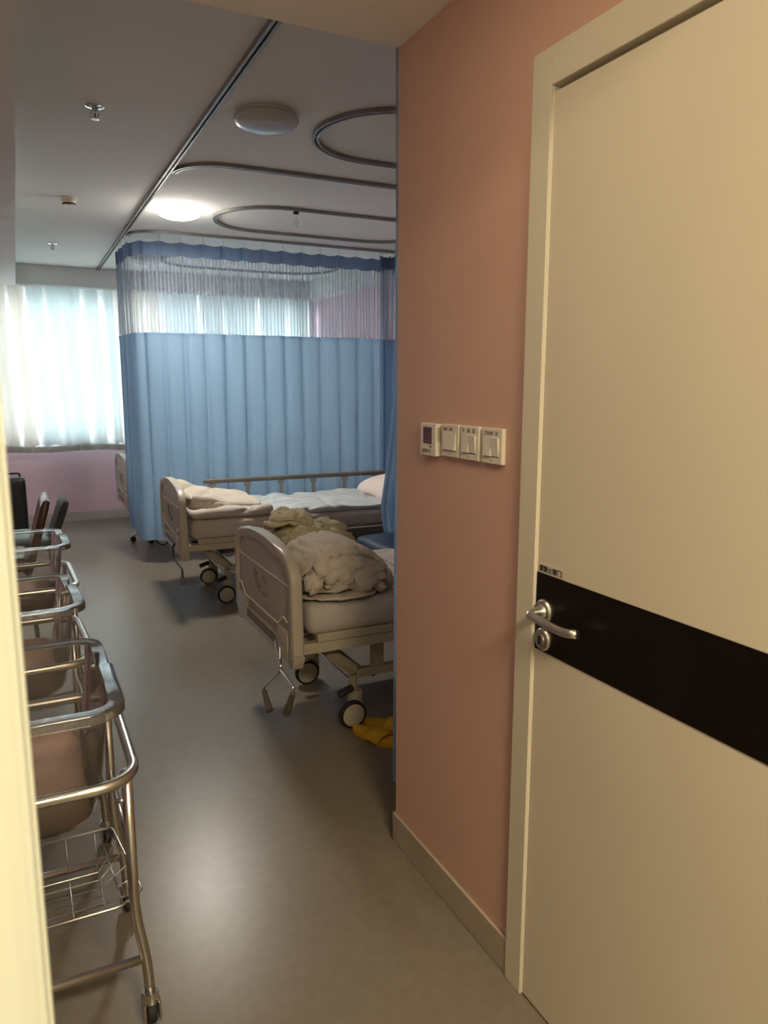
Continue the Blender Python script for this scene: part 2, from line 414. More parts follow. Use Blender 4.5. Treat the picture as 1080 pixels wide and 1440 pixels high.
# door 1 : bathroom door in the pink wall
d1 = estruct('door_1', (WX, DY1, 0))
bm = bmesh.new()
T = .063
box(bm, -.014, .06, .0, T, 0, DH + T + .01, bevel=.002)                       # left casing + jamb
box(bm, -.014, .06, DY0 - DY1 - T, DY0 - DY1, 0, DH + T + .01, bevel=.002)
obj('door_frame', bm, FRAMEC, d1)
obj('door_head', bxm(-.014, .06, DY0 - DY1, -.0002, DH - .002, DH + T + .01, bevel=.002), FRAMEC, d1)
obj('door_seal', bxm(-.009, .05, -.0021, -.0001, 0.005, DH - .003), GROOVE, d1)
leaf = obj('door_leaf', bxm(-.007, .056, DY0 - DY1 + .002, -.0022, .006, DH - .014, bevel=.0012), CREAM, d1)
obj('decor_band', bxm(-.0085, -.0065, DY0 - DY1 + .004, -.0035, .908, 1.087), BANDM, leaf)
# lever handle and key escutcheon
hx = -.0085; hy = -.036; hz = 1.003
hb = bmesh.new()
RX = Matrix.Rotation(-PI / 2, 4, 'Y')
lathe(hb, [(0, 0), (.027, 0), (.027, .004), (.024, .008), (.015, .009), (.013, .012), (.0115, .02), (.010, .036), (0, .036)], (hx, hy, hz), 28, RX)
rose = obj('handle_rose', hb, SATIN, leaf, angle=35)
lv = tubem(smooth_path([(hx - .02, hy, hz), (hx - .046, hy, hz), (hx - .046, hy - .080, hz - .006), (hx - .040, hy - .112, hz - .010), (hx - .032, hy - .145, hz - .005)], .018, 6), .0095, seg=14)
obj('handle', lv, SATIN, leaf, True)
kb = bmesh.new()
lathe(kb, [(0, 0), (.026, 0), (.026, .004), (.023, .008), (.012, .009), (.012, .012), (0, .012)], (hx, hy, hz - .065), 28, RX)
obj('key_escutcheon', kb, SATIN, leaf, angle=35)
obj('keyhole', bxm(hx - .014, hx - .011, hy - .0035, hy + .0035, hz - .075, hz - .055), DARKGAP, leaf)

def text(name, s, size, mtx, m, parent, depth=.0004, bold=0.0):
    cu = bpy.data.curves.new(name, 'FONT'); cu.body = s; cu.size = size; cu.extrude = depth; cu.offset = bold
    o = bpy.data.objects.new(name, cu); COL.objects.link(o)
    dg = bpy.context.evaluated_depsgraph_get(); dg.update()
    me = bpy.data.meshes.new_from_object(o.evaluated_get(dg)); bpy.data.objects.remove(o)
    me.transform(mtx); return link(name, me, m, parent)
# text facing -X and reading towards -Y
FACE = lambda x, y, z: Matrix.Translation((x, y, z)) @ Matrix(((0, 0, -1, 0), (-1, 0, 0, 0), (0, 1, 0, 0), (0, 0, 0, 1)))
nb = obj('notice_sticker', bxm(-.0076, -.0066, -.092, -.009, 1.0885, 1.109), CREAM, leaf)
nt_ = text('notice_text', '请禁止锁门！', .0152, FACE(-.0078, -.010, 1.0928), PRINT, leaf, bold=.0003)

# ------------------------------------------------------------------ switches on the pink wall
def rocker(bm, y0, y1, z0, z1, x):
    # a rocker plate pressed in at the top
    v = [(x, y0, z0), (x, y1, z0), (x, y1, z1), (x, y0, z1)]
    a = [bm.verts.new(p) for p in [(x - .005, y0, z0), (x - .005, y1, z0), (x - .001, y1, z1), (x - .001, y0, z1)]]
    b = [bm.verts.new(p) for p in [(x + .003, y0, z0), (x + .003, y1, z0), (x + .003, y1, z1), (x + .003, y0, z1)]]
    bm.faces.new(a); bm.faces.new(b[::-1])
    for i in range(4): bm.faces.new((a[i], b[i], b[(i + 1) % 4], a[(i + 1) % 4]))
def wall_switch(yc, n, label, words, first_up=True):
    s = thing('light_switch', label, 'switch', (WX, yc, 1.355), 0, 'wall switches')
    obj('plate', bxm(-.012, 0, -.043, .043, -.043, .043, bevel=.0022), WPLAST, s)
    wd = .062 / n
    for k in range(n):
        y1 = .031 - k * wd; y0 = y1 - wd + .001
        bm = bmesh.new()
        if (k % 2 == 0): rocker(bm, y0, y1, -.024, .020, -.012)
        else:
            rocker(bm, y0, y1, -.020, .024, -.012); bmesh.ops.transform(bm, matrix=Matrix.Translation((0, 0, -.004)) @ Matrix.Rotation(PI, 4, 'X'), verts=bm.verts)
            bmesh.ops.translate(bm, vec=(0, (y0 + y1), .004), verts=bm.verts)
        obj('rocker', bm, WPLAST, s)
    obj('rocker_slot', bxm(-.0123, -.0115, -.031, .031, -.0265, -.0245), DARKGAP, s)
    obj('mark', bxm(-.0124, -.0119, -.0012, .0012, -.037, -.0335), PRINT, s)
    for (y, wds, sz) in words:
        text('lettering', wds, sz, FACE(-.0121, y, .0265), PRINT, s, depth=.0002, bold=.0001)
    return s
wall_switch(1.692, 1, 'white wall switch with one wide rocker, just right of the thermostat', [(.034, '走廊', .0105), (.004, '顶灯', .0095)])
wall_switch(1.597, 2, 'white two-rocker wall switch between the one-rocker switch and the rightmost switch', [(.034, '灯', .012), (.010, '排', .012), (-.014, '风', .012)])
wall_switch(1.497, 2, 'white two-rocker wall switch nearest the door frame', [(.034, '卫生间灯', .0105), (-.014, '风', .0105)])
th = thing('thermostat', 'white thermostat with dark display, left end of the row of wall plates', 'thermostat', (WX, 1.795, 1.352))
obj('body', bxm(-.020, 0, -.043, .043, -.044, .044, bevel=.002), WPLAST, th)
obj('display', bxm(-.0206, -.0198, -.021, .026, -.012, .034), SCREEN, th)
text('lettering', 'Mini', .008, FACE(-.0202, -.006, -.0215), PRINT, th, depth=.0002)
text('key_symbols', '▮▤1212', .0130, FACE(-.0202, .034, -.0360), PRINT, th, depth=.0002, bold=.0003)
for k in range(9):
    obj('vent_slot', bxm(-.0160, -.0035, -.0434, -.0425, -.004 + k * .0044, -.0022 + k * .0044), DARKGAP, th)

# ------------------------------------------------------------------ ceiling fittings
def dome_light(x, y, on, label):
    t = thing('ceiling_light', label, 'ceiling light', (x, y, 2.70), 0, 'round ceiling lights')
    obj('base_ring', lathem([(0, 0), (.132, 0), (.135, -.004), (.135, -.014), (0, -.014)], seg=48), WPLAST, t, angle=40)
    prof = [(.128, -.0145), (.142, -.016), (.146, -.024)] + [(.146 * math.cos(a), -.026 - .048 * math.sin(a)) for a in [PI / 2 * k / 10 for k in range(1, 10)]] + [(0, -.075)]
    obj('diffuser', lathem(prof, seg=48), DOMEON if on else DOMEOFF, t, True)
    if on:
        bulb('bulb', (x, y, 2.565), 7.0, (1.0, 0.94, 0.84), .12)
        area('dome_glow', (x, y, 2.60), (0, 0, 0), .26, .26, 40.0, (1.0, 0.94, 0.83))
dome_light(1.10, 3.46, False, 'unlit white dome light, nearest of the three on the ceiling')
dome_light(1.10, 5.48, True, 'glowing round dome light on the ceiling in front of the blue curtain')
dome_light(1.20, 7.60, False, 'round dome light seen through the net of the blue curtain')

def sprinkler(x, y, s, label):
    t = thing('sprinkler', label, 'sprinkler', (x, y, 2.70), 0, 'ceiling sprinklers')
    obj('escutcheon', lathem([(.012, 0), (.040 * s, 0), (.040 * s, -.003), (.030 * s, -.008), (.014, -.009)], seg=28), CHROME, t, angle=40)
    bm = bmesh.new(); lathe(bm, [(0, 0), (.011, 0), (.011, -.018), (.006, -.022), (.004, -.030), (0, -.030)], seg=14)
    tube(bm, [(-.010, 0, -.016), (-.017, 0, -.030), (-.010, 0, -.046), (0, 0, -.050)], .0025, seg=6)
    tube(bm, [(.010, 0, -.016), (.017, 0, -.030), (.010, 0, -.046), (0, 0, -.050)], .0025, seg=6)
    obj('head', bm, STEEL, t, angle=40)
    obj('bulb_glass', lathem([(0, -.028), (.003, -.030), (.003, -.045), (0, -.048)], seg=8), SCREEN, t)
    obj('deflector', lathem([(0, -.050), (.018, -.052), (.018, -.054), (0, -.054)], seg=20), STEEL, t)
sprinkler(.399, 3.70, 1.0, 'chrome ceiling sprinkler nearest the camera')
sprinkler(.374, 7.28, 1.0, 'chrome ceiling sprinkler farther off, toward the window')
sm = thing('smoke_detector', 'small white smoke detector on the ceiling between the two sprinklers', 'smoke detector', (.400, 5.50, 2.70))
obj('mount', lathem([(0, 0), (.056, 0), (.055, -.012), (.048, -.016), (0, -.016)], seg=28), WPLAST, sm, angle=40)
obj('housing', lathem([(0, -.016), (.046, -.016), (.043, -.034), (.036, -.036), (0, -.036)], seg=28), WPLAST, sm, angle=40)
for k in range(8):
    a = 2 * PI * k / 8
    b = bmesh.new(); box(b, .030, .041, -.010, .010, -.044, -.036, mtx=Matrix.Rotation(a, 4, 'Z')); obj('vent', b, DARKGAP, sm)
obj('cap', lathem([(0, -.044), (.039, -.044), (.036, -.052), (.024, -.055), (0, -.055)], seg=28), WPLAST, sm, angle=40)

# tracks: a rectangular C profile swept along a path
def track_mesh(pts, w=.016, h=.020, slot=.005):
    pts = [Vector((p[0], p[1])) for p in pts]; closed = (pts[0] - pts[-1]).length < 1e-4
    if closed: pts = pts[:-1]
    n = len(pts); bm = bmesh.new()
    prof = [(-w, 0), (-w, -h), (-slot, -h), (-slot, -h * .5), (slot, -h * .5), (slot, -h), (w, -h), (w, 0)]
    rings = []
    for i, p in enumerate(pts):
        a = pts[i - 1] if (closed or i > 0) else p; b = pts[(i + 1) % n] if (closed or i < n - 1) else p
        t = (b - a).normalized(); s = Vector((t.y, -t.x))
        rings.append([bm.verts.new((p.x + s.x * q, p.y + s.y * q, z)) for q, z in prof])
    for i in range(n if closed else n - 1):
        A, B = rings[i], rings[(i + 1) % n]
        for k in range(len(prof)): bm.faces.new((A[k], A[(k + 1) % 8], B[(k + 1) % 8], B[k]))
    if not closed: bm.faces.new(rings[0]); bm.faces.new(rings[-1][::-1])
    return bm
RXL = .862
def track(name, path, label, cat, group=None):
    o = obj(name, track_mesh(path), ALU); o.location = (0, 0, 2.70); tag(o, label, cat, group)
    # dark running slot as a part
    sl = track_mesh(path, w=.0045, h=.0108, slot=.002)
    obj('runner_slot', sl, DARKGAP, o); return o
track('curtain_track', [(RXL, CY + .02), (RXL, 8.58)], 'long straight grey curtain track along the ward ceiling', 'curtain track')
def divider(y, label):
    r = .26; pts = [(RXL + .033, y + r)]
    for k in range(1, 11):
        a = PI / 2 * k / 10; pts.append((RXL + .033 + r - r * math.cos(a), y + r - r * math.sin(a)))
    pts.append((3.18, y))
    track('cubicle_track', pts, label, 'curtain track', 'cubicle tracks')
divider(2.25, 'grey curved cubicle track above the slippers, nearest the pink wall corner')
divider(4.29, 'grey curved cubicle track between the unlit light and the lit light')
divider(6.30, 'grey curved cubicle track carrying the big blue curtain')
def oval(xl, xr, yc, r, label):
    pts = []
    for k in range(25):
        a = PI / 2 + PI * k / 24; pts.append((xl + r + r * math.cos(a), yc + r * math.sin(a)))
    for k in range(25):
        a = -PI / 2 + PI * k / 24; pts.append((xr - r + r * math.cos(a), yc + r * math.sin(a)))
    pts.append(pts[0])
    track('infusion_track', pts, label, 'oval track', 'oval infusion tracks')
oval(1.375, 2.9, 3.49, .40, 'oval ceiling track right of the unlit dome light')
oval(1.37, 3.1, 5.53, .42, 'oval ceiling track right of the lit dome light, with a hanging hook')
oval(1.35, 3.1, 7.58, .42, 'oval ceiling track seen through the curtain net')
def hook(x, y, label):
    t = thing('infusion_hook', label, 'hook', (x, y, 2.68), 0, 'infusion hooks')
    obj('runner', bxm(-.018, .018, -.010, .010, -.016, 0, bevel=.002), BLACKP, t)
    bm = tubem([(0, 0, -.014), (0, 0, -.055)], .003, seg=8)
    ring = [(0.016 * math.sin(a), 0, -.072 + .016 * math.cos(a)) for a in [2 * PI * k / 14 for k in range(14)]]
    tube(bm, ring, .0025, seg=6, closed=True)
    tube(bm, [(0, 0, -.088), (.004, 0, -.10), (.014, 0, -.103), (.018, 0, -.092)], .0025, seg=6)
    obj('ring_hook', bm, STEEL, t)
hook(1.83, 5.135, 'small steel hook hanging from the second oval track')
hook(2.79, 7.18, 'small steel hook seen through the curtain net near its right end')

# ------------------------------------------------------------------ cubicle curtains
def resample(path, step):
    P = [Vector((p[0], p[1])) for p in path]; L = [0]
    for a, b in zip(P, P[1:]): L.append(L[-1] + (b - a).length)
    n = max(2, int(L[-1] / step)); out = []
    j = 0
    for i in range(n + 1):
        s = L[-1] * i / n
        while j < len(L) - 2 and L[j + 1] < s: j += 1
        t = (s - L[j]) / (L[j + 1] - L[j]); p = P[j].lerp(P[j + 1], t); d = (P[j + 1] - P[j]).normalized()
        out.append((s, p, Vector((d.y, -d.x))))
    return out, L[-1]
def curtain_sheet(path, zs, fold, step=.012, uvscale=1.0, zwave=None, zall=None):
    pts, L = resample(path, step); verts = []; faces = []; uvs = []
    nz = len(zs)
    for i, (s, p, nrm) in enumerate(pts):
        for k, z in enumerate(zs):
            off = fold(s, z, L); zz = z + (zwave(s) if (zwave and k == 0) else 0) + (zall(s) if zall else 0)
            verts.append((p.x + nrm.x * off, p.y + nrm.y * off, zz)); uvs.append((s * uvscale, z))
    for i in range(len(pts) - 1):
        for k in range(nz - 1):
            a = i * nz + k; faces.append((a, a + nz, a + nz + 1, a + 1))
    me = bpy.data.meshes.new('sheet'); me.from_pydata(verts, [], faces)
    uvl = me.uv_layers.new(name='UVMap')
    for lp in me.loops: uvl.data[lp.index].uv = uvs[lp.vertex_index]
    me.polygons.foreach_set('use_smooth', [True] * len(me.polygons))
    return me
def lin(a, b, n): return [a + (b - a) * i / n for i in range(n + 1)]

def cubicle_curtain(path, label, zt, zn, zb, fold, netmat, uvs=1.0, hook_step=.17, zwave=None):
    t = thing('cubicle_curtain', label, 'curtain', (0, 0, 0), 0, 'blue cubicle curtains')
    hb = .105
    sag = lambda s: -.018 * abs(math.sin(PI * s / hook_step))
    link('heading_band', curtain_sheet(path, lin(zt - hb, zt, 5), lambda s, z, L: fold(s, z, L) - .002, uvscale=uvs, zall=sag), BLUEH, t)
    link('net_panel', curtain_sheet(path, lin(zn, zt - hb, 12), fold, uvscale=uvs), netmat, t)
    n_ = int(resample(path, .01)[1] / hook_step)
    link('cloth_panel', curtain_sheet(path, lin(zb, zn, 26), fold, uvscale=uvs, zwave=zwave), BLUE, t)
    link('hem', curtain_sheet(path, lin(zn - .012, zn + .006, 1), lambda s, z, L: fold(s, z, L) + .003, uvscale=uvs), BLUE, t)
    pts, L = resample(path, .01); n = int(L / hook_step)
    for i in range(n + 1):
        s, p, nn = pts[min(len(pts) - 1, int(i * hook_step / .01))]
        obj('hook', tubem([(p.x, p.y, 2.690), (p.x, p.y, zt - .02)], .0022, seg=6), STEEL, t)
    return t
# big curtain, round the corner and along the divider at Y = 6.30
r = .26; x0 = RXL + .0
path = [(x0 + .002, 7.02), (x0, 6.8), (x0, 6.30 + r)]
for k in range(1, 13):
    a = PI / 2 * k / 12; path.append((x0 + r - r * math.cos(a), 6.30 + r - r * math.sin(a)))
path += [(3.085, 6.30)]
def fold_big(s, z, L):
    t = (2.65 - z) / 2.5
    corner = max(0, 1 - s / .75)
    ph = PI * s / .17
    jit = noise.noise(Vector((math.floor(s / .17 + .5) * 3.7, 0, 1)))
    cusp = 1 - abs(math.sin(ph + .25 * t * noise.noise(Vector((s * 1.5, 5, t * .6)))))
    f = -1.5 * cusp ** 2.2 * (1 + .7 * jit) + .35 * math.sin(2 * PI * s / .61 + 1.3 + .5 * t)
    f2 = math.sin(2 * PI * s / .085)
    w = noise.noise(Vector((s * 2.2, t * .8, 3))) * .6 + .35 * noise.noise(Vector((s * 9, t * .5, 7)))
    return (.014 + .022 * min(1, t * 2.2)) * (f + w) * (1 - .3 * corner) + corner * .020 * f2
zw = lambda s: .012 * math.sin(s * 9) - .03 * max(0, min(1, (s - .5) * 2)) + .012 * noise.noise(Vector((s * 5, 0, 0)))
cubicle_curtain(path, 'pale blue curtain with net top hanging behind the middle bed', 2.628, 1.91, .215, fold_big, NET, zwave=zw)
# its gathered end
path = [(3.02, 6.27), (3.17, 6.27)]
t = cubicle_curtain(path, 'dark gathered end bundle of blue curtain, right of the drawn one', 2.645, 1.90, .40,
    lambda s, z, L: .06 * math.sin(2 * PI * s / .037) + .02 * (2.6 - z) * math.sin(s * 40), NET, hook_step=.03)
# middle gathered curtain at Y = 4.29, hooked over the bed head side
def fold_mid(s, z, L):
    return .045 * math.sin(2 * PI * s / .06) + .02 * math.sin(s * 31 + z * 2)
pathm = [(2.19, 4.29), (2.55, 4.29)]
def mid_curtain():
    t = thing('cubicle_curtain', 'grey blue gathered curtain end bulging beside the pink wall corner, behind the nearest bed', 'curtain', (0, 0, 0), 0, 'blue cubicle curtains')
    def bend(me):
        for v in me.vertices:
            z = v.co.z; k = 0
            if z < 1.9:
                k = min(1, max(0, (1.9 - z) / 1.15)) ** 1.6
                if z < .68: k -= (.68 - z) * 1.4
            v.co.x -= k * .125 * max(0, (2.55 - v.co.x) / .36)
        return me
    link('heading_band', bend(curtain_sheet(pathm, lin(2.51, 2.64, 4), fold_mid)), BLUEH, t)
    link('net_panel', bend(curtain_sheet(pathm, lin(1.9, 2.51, 12), fold_mid)), NET, t)
    link('cloth_panel', bend(curtain_sheet(pathm, lin(.46, 1.9, 30), fold_mid)), BLUE, t)
    for i in range(8):
        x = 2.2 + i * .045; obj('hook', tubem([(x, 4.29, 2.69), (x, 4.29, 2.62)], .0022, seg=6), STEEL, t)
mid_curtain()
# near gathered curtain right behind the wall corner
cubicle_curtain([(1.135, 2.25), (1.62, 2.25)], 'grey blue gathered curtain right behind the pink wall corner, nearest of all', 2.655, 1.90, .07,
    lambda s, z, L: .035 * math.sin(2 * PI * s / .055) + .01 * math.sin(s * 50 + z), NETN, hook_step=.06)

# ------------------------------------------------------------------ window curtain
random.seed(5)
slits = [(-.95, 2.47, -.90, .86, .035), (-.62, 2.47, -.60, .86, .045), (-.36, 2.47, -.33, .86, .03),
         (-.225, 2.47, -.155, .86, .024), (-.02, 2.47, .02, .86, .032), (.145, 2.47, .200, .90, .026), (.328, 2.48, .415, .93, .012),
         (.690, 2.45, .712, .88, .026), (.870, 2.46, .893, .90, .048), (1.03, 2.46, 1.06, .9, .022), (1.33, 2.46, 1.36, .9, .03), (1.50, 2.46, 1.55, .9, .018),
         (1.92, 2.46, 1.94, .9, .05), (2.20, 2.46, 2.24, .9, .02), (2.62, 2.46, 2.60, .9, .07), (2.98, 2.46, 2.95, .9, .03), (3.235, 2.46, 3.235, .9, .045)]
wc = thing('window_curtain', 'long ivory window curtain glowing with daylight along the far wall', 'curtain', (0, 8.70, 0))
def wfold(s, z, L):
    t = (2.5 - z) / 1.7
    return .018 * math.sin(2 * PI * s / .155 + 1.5 * math.sin(s * 1.7) - t * .9) + .010 * noise.noise(Vector((s * 6, t * 2, 0)))
cme = curtain_sheet([(-1.33, 0), (3.30, 0)], lin(.79, 2.53, 20), wfold, step=.015, zwave=lambda s: .008 * math.sin(s * 7))
link('sheer', cme, SHEER, wc)
link('hem', curtain_sheet([(-1.33, .004), (3.30, .004)], lin(.79, .862, 2), lambda s, z, L: wfold(s, z, L) - .004, step=.015, zall=lambda s: .008 * math.sin(s * 7)), HEMW, wc)
rail = obj('rail', bxm(-1.36, 3.31, -.01, .01, 2.530, 2.545), ALU, wc)
prev = (-1.30, -1.30)  # unseen lining added behind the sheer; its slanted gaps make the bright streaks
cols = [LININGW, LININGW, LINING, LININGW, LININGW, LININGW, LINING, LINING, LINING, LINING, LININGW, LININGW, LINING, LINING, LINING, LINING, LINING]
for i, (xt, zt, xb, zb, wd) in enumerate(slits + [(3.29, 2.46, 3.29, .9, 0)]):
    top0, bot0 = prev
    top1, bot1 = xt - wd * .22, xb - wd * .5
    n = 14; m = 6; vs = []; fs = []
    for a in range(n + 1):
        z = 2.53 + (.875 - 2.53) * a / n; f = a / n
        xl = top0 + (bot0 - top0) * f; xr = top1 + (bot1 - top1) * f
        for b in range(m + 1):
            x = xl + (xr - xl) * b / m; vs.append((x, .036 + .004 * math.sin(b / m * PI * 2 + a * .1), z))
    for a in range(n):
        for b in range(m):
            q = a * (m + 1) + b; fs.append((q, q + 1, q + m + 2, q + m + 1))
    me = bpy.data.meshes.new('lining'); me.from_pydata(vs, [], fs)
    link('added_lining_panel', me, cols[min(i, len(cols) - 1)], wc, True)
    prev = (xt + wd * .22, xb + wd * .5)

# ------------------------------------------------------------------ hospital beds
def arc_outline(w, z0, z1, r=.17, inset=0.0, ch=.05):
    """foot board outline in (y,z): chamfered low corners, wide arched top"""
    h = w / 2 - inset; zt = z1 - inset; zb = z0 + inset; pts = [(-h + ch, zb), (-h, zb + ch * .9)]
    n = 8
    crown = .018
    for k in range(n + 1):
        a = PI - PI / 2 * k / n; rr = r - inset * .6
        pts.append((-h + rr + rr * math.cos(a), zt - crown - rr * .72 + rr * .72 * math.sin(a)))
    for k in range(1, 8):
        u = -1 + 2 * k / 8; pts.append(((h - r) * u, zt - crown * u * u))
    for k in range(n + 1):
        a = PI / 2 - PI / 2 * k / n; rr = r - inset * .6
        pts.append((h - rr + rr * math.cos(a), zt - crown - rr * .72 + rr * .72 * math.sin(a)))
    pts += [(h, zb + ch * .9), (h - ch, zb)]
    return pts
def board(bed, name, x, flip, z0=.375, z1=.853, emblem=True):
    W = .86; hang = 0.0
    out = arc_outline(W, z0, z1); inn = arc_outline(W, z0, z1, inset=.042, ch=.04)
    bm = bmesh.new()
    n = len(out)
    # hollow arch frame (ring) as a swept band
    lo_o = [bm.verts.new((0, a, b)) for a, b in out]; lo_i = [bm.verts.new((0, a, b)) for a, b in inn]
    hi_o = [bm.verts.new((.050 + .03 * max(0, (.62 - b)) , a, b)) for a, b in out]; hi_i = [bm.verts.new((.042, a, b)) for a, b in inn]
    for i in range(n):
        j = (i + 1) % n
        bm.faces.new((lo_o[i], lo_o[j], lo_i[j], lo_i[i])); bm.faces.new((hi_o[j], hi_o[i], hi_i[i], hi_i[j]))
        bm.faces.new((lo_o[j], lo_o[i], hi_o[i], hi_o[j])); bm.faces.new((lo_i[i], lo_i[j], hi_i[j], hi_i[i]))
    es = [e for e in bm.edges if (e.verts[0] in lo_o and e.verts[1] in lo_o) or (e.verts[0] in hi_o and e.verts[1] in hi_o) or (e.verts[0] in lo_i and e.verts[1] in lo_i)]
    bmesh.ops.bevel(bm, geom=es, offset=.011, segments=3, profile=.5, affect='EDGES')
    f = obj(name, bm, ABS, bed, angle=40)
    # inner panel, with hand openings left clear in both upper corners
    h = W / 2 - .040
    pn = [(-h + .01, z0 + .03), (-h, z0 + .06), (-h, .700), (-h + .035, .715), (-h + .100, .800), (-h + .150, .818), (0, .832), (h - .150, .818), (h - .100, .800), (h - .035, .715), (h, .700), (h, z0 + .06), (h - .01, z0 + .03)]
    bm = bmesh.new(); prism(bm, pn, .012, .030, 'YZ', bevel=.003)
    obj('panel', bm, ABSIN, f, angle=30)
    # raised lower apron and corner blocks
    ap = [(-h + .02, z0 + .005), (-h + .02, .500), (-h + .15, .500), (-h + .15, .455), (h - .15, .455), (h - .15, .500), (h - .02, .500), (h - .02, z0 + .005), (h - .20, z0 - .005), (h - .24, z0 + .02), (-h + .24, z0 + .02), (-h + .20, z0 - .005)]
    bm = bmesh.new(); prism(bm, ap, -.002, .034, 'YZ', bevel=.004); obj('apron', bm, ABS, f, angle=30)
    # pale inlay lines
    obj('inlay_line', bxm(.0085, .0125, -h + .004, h - .004, .693, .698), GROOVE, f)
    ln = bmesh.new(); tube(ln, [(.0005, -h + .02, .548), (.0005, -h + .07, .560), (.0005, -h + .14, .510), (.0005, h - .14, .510), (.0005, h - .07, .560), (.0005, h - .02, .548)], .0028, seg=6)
    obj('inlay_line', ln, GROOVE, f)
    # dark recess under the lower line
    obj('recess', bxm(-.004, .010, -h + .17, h - .17, z0 + .035, z0 + .075, bevel=.002), GREYP, f)
    if emblem:
        e = bmesh.new()
        for k, (yy, zz, l, ang) in enumerate([(.11, .640, .05, 70), (.09, .625, .06, 100), (.07, .650, .035, 30), (.05, .615, .05, 80), (-.02, .655, .05, -35), (-.05, .640, .05, -50), (.02, .60, .03, 0), (.0, .585, .04, 90), (-.06, .590, .03, 90), (.06, .585, .03, 60), (-.03, .575, .03, 20)]):
            a = math.radians(ang); dy = l / 2 * math.cos(a); dz = l / 2 * math.sin(a)
            tube(e, [(.0118, yy - dy, zz - dz), (.0112, yy + dz * .1, zz), (.0118, yy + dy, zz + dz)], .0036, seg=6)
        obj('emblem', e, EMBLEM, f, True)
    # rear guard bumper at the near/far low corners
    for sgn in (-1, 1):
        bm = bmesh.new(); prism(bm, [(sgn * .36, z0 + .05), (sgn * .425, z0 + .05), (sgn * .425, z0 + .015), (sgn * .40, z0 - .022), (sgn * .36, z0 - .018)], .006, .055, 'YZ', bevel=.004)
        obj('corner_bumper', bm, ABS, f, angle=40)
    f.location.x = x
    if flip: f.rotation_euler.z = PI
    return f
def caster(bed, x, y, wx, pedal=True, tape=False):
    """wheel in the XZ plane; wx is the trail offset of the wheel from its stem"""
    fk = bmesh.new(); hx_, hy_ = x + .022, y + .022
    lathe(fk, [(0, .158), (.028, .158), (.034, .150), (.036, .10), (.040, .060), (.036, .030), (.028, .022), (0, .022)], (hx_, hy_, 0), 22)
    tube(fk, [(x + .01, y + .012, .15), (x + .004, y + .004, .235)], .019, seg=14)
    c = obj('caster', fk, BEDMET, bed, angle=40)
    RW = Matrix.Rotation(PI / 2, 4, 'X')
    wm = bmesh.new(); lathe(wm, [(.050, -.014), (.058, -.014), (.0625, -.009), (.0625, .009), (.058, .014), (.050, .014), (.050, -.014)], (x + wx, y - .024, .0625), 32, RW)
    obj('tyre', wm, RUBBER, c, angle=40)
    dm = bmesh.new(); lathe(dm, [(0, .0165), (.03, .0165), (.050, .0145), (.054, .010), (.054, -.012), (0, -.012)], (x + wx, y - .024, .0625), 32, RW)
    obj('wheel_cover', dm, DISC, c, angle=40)
    if tape: obj('tape', bxm(x - .022, x + .022, y - .022, y - .019, .135, .158), GROOVE, c)
    return c
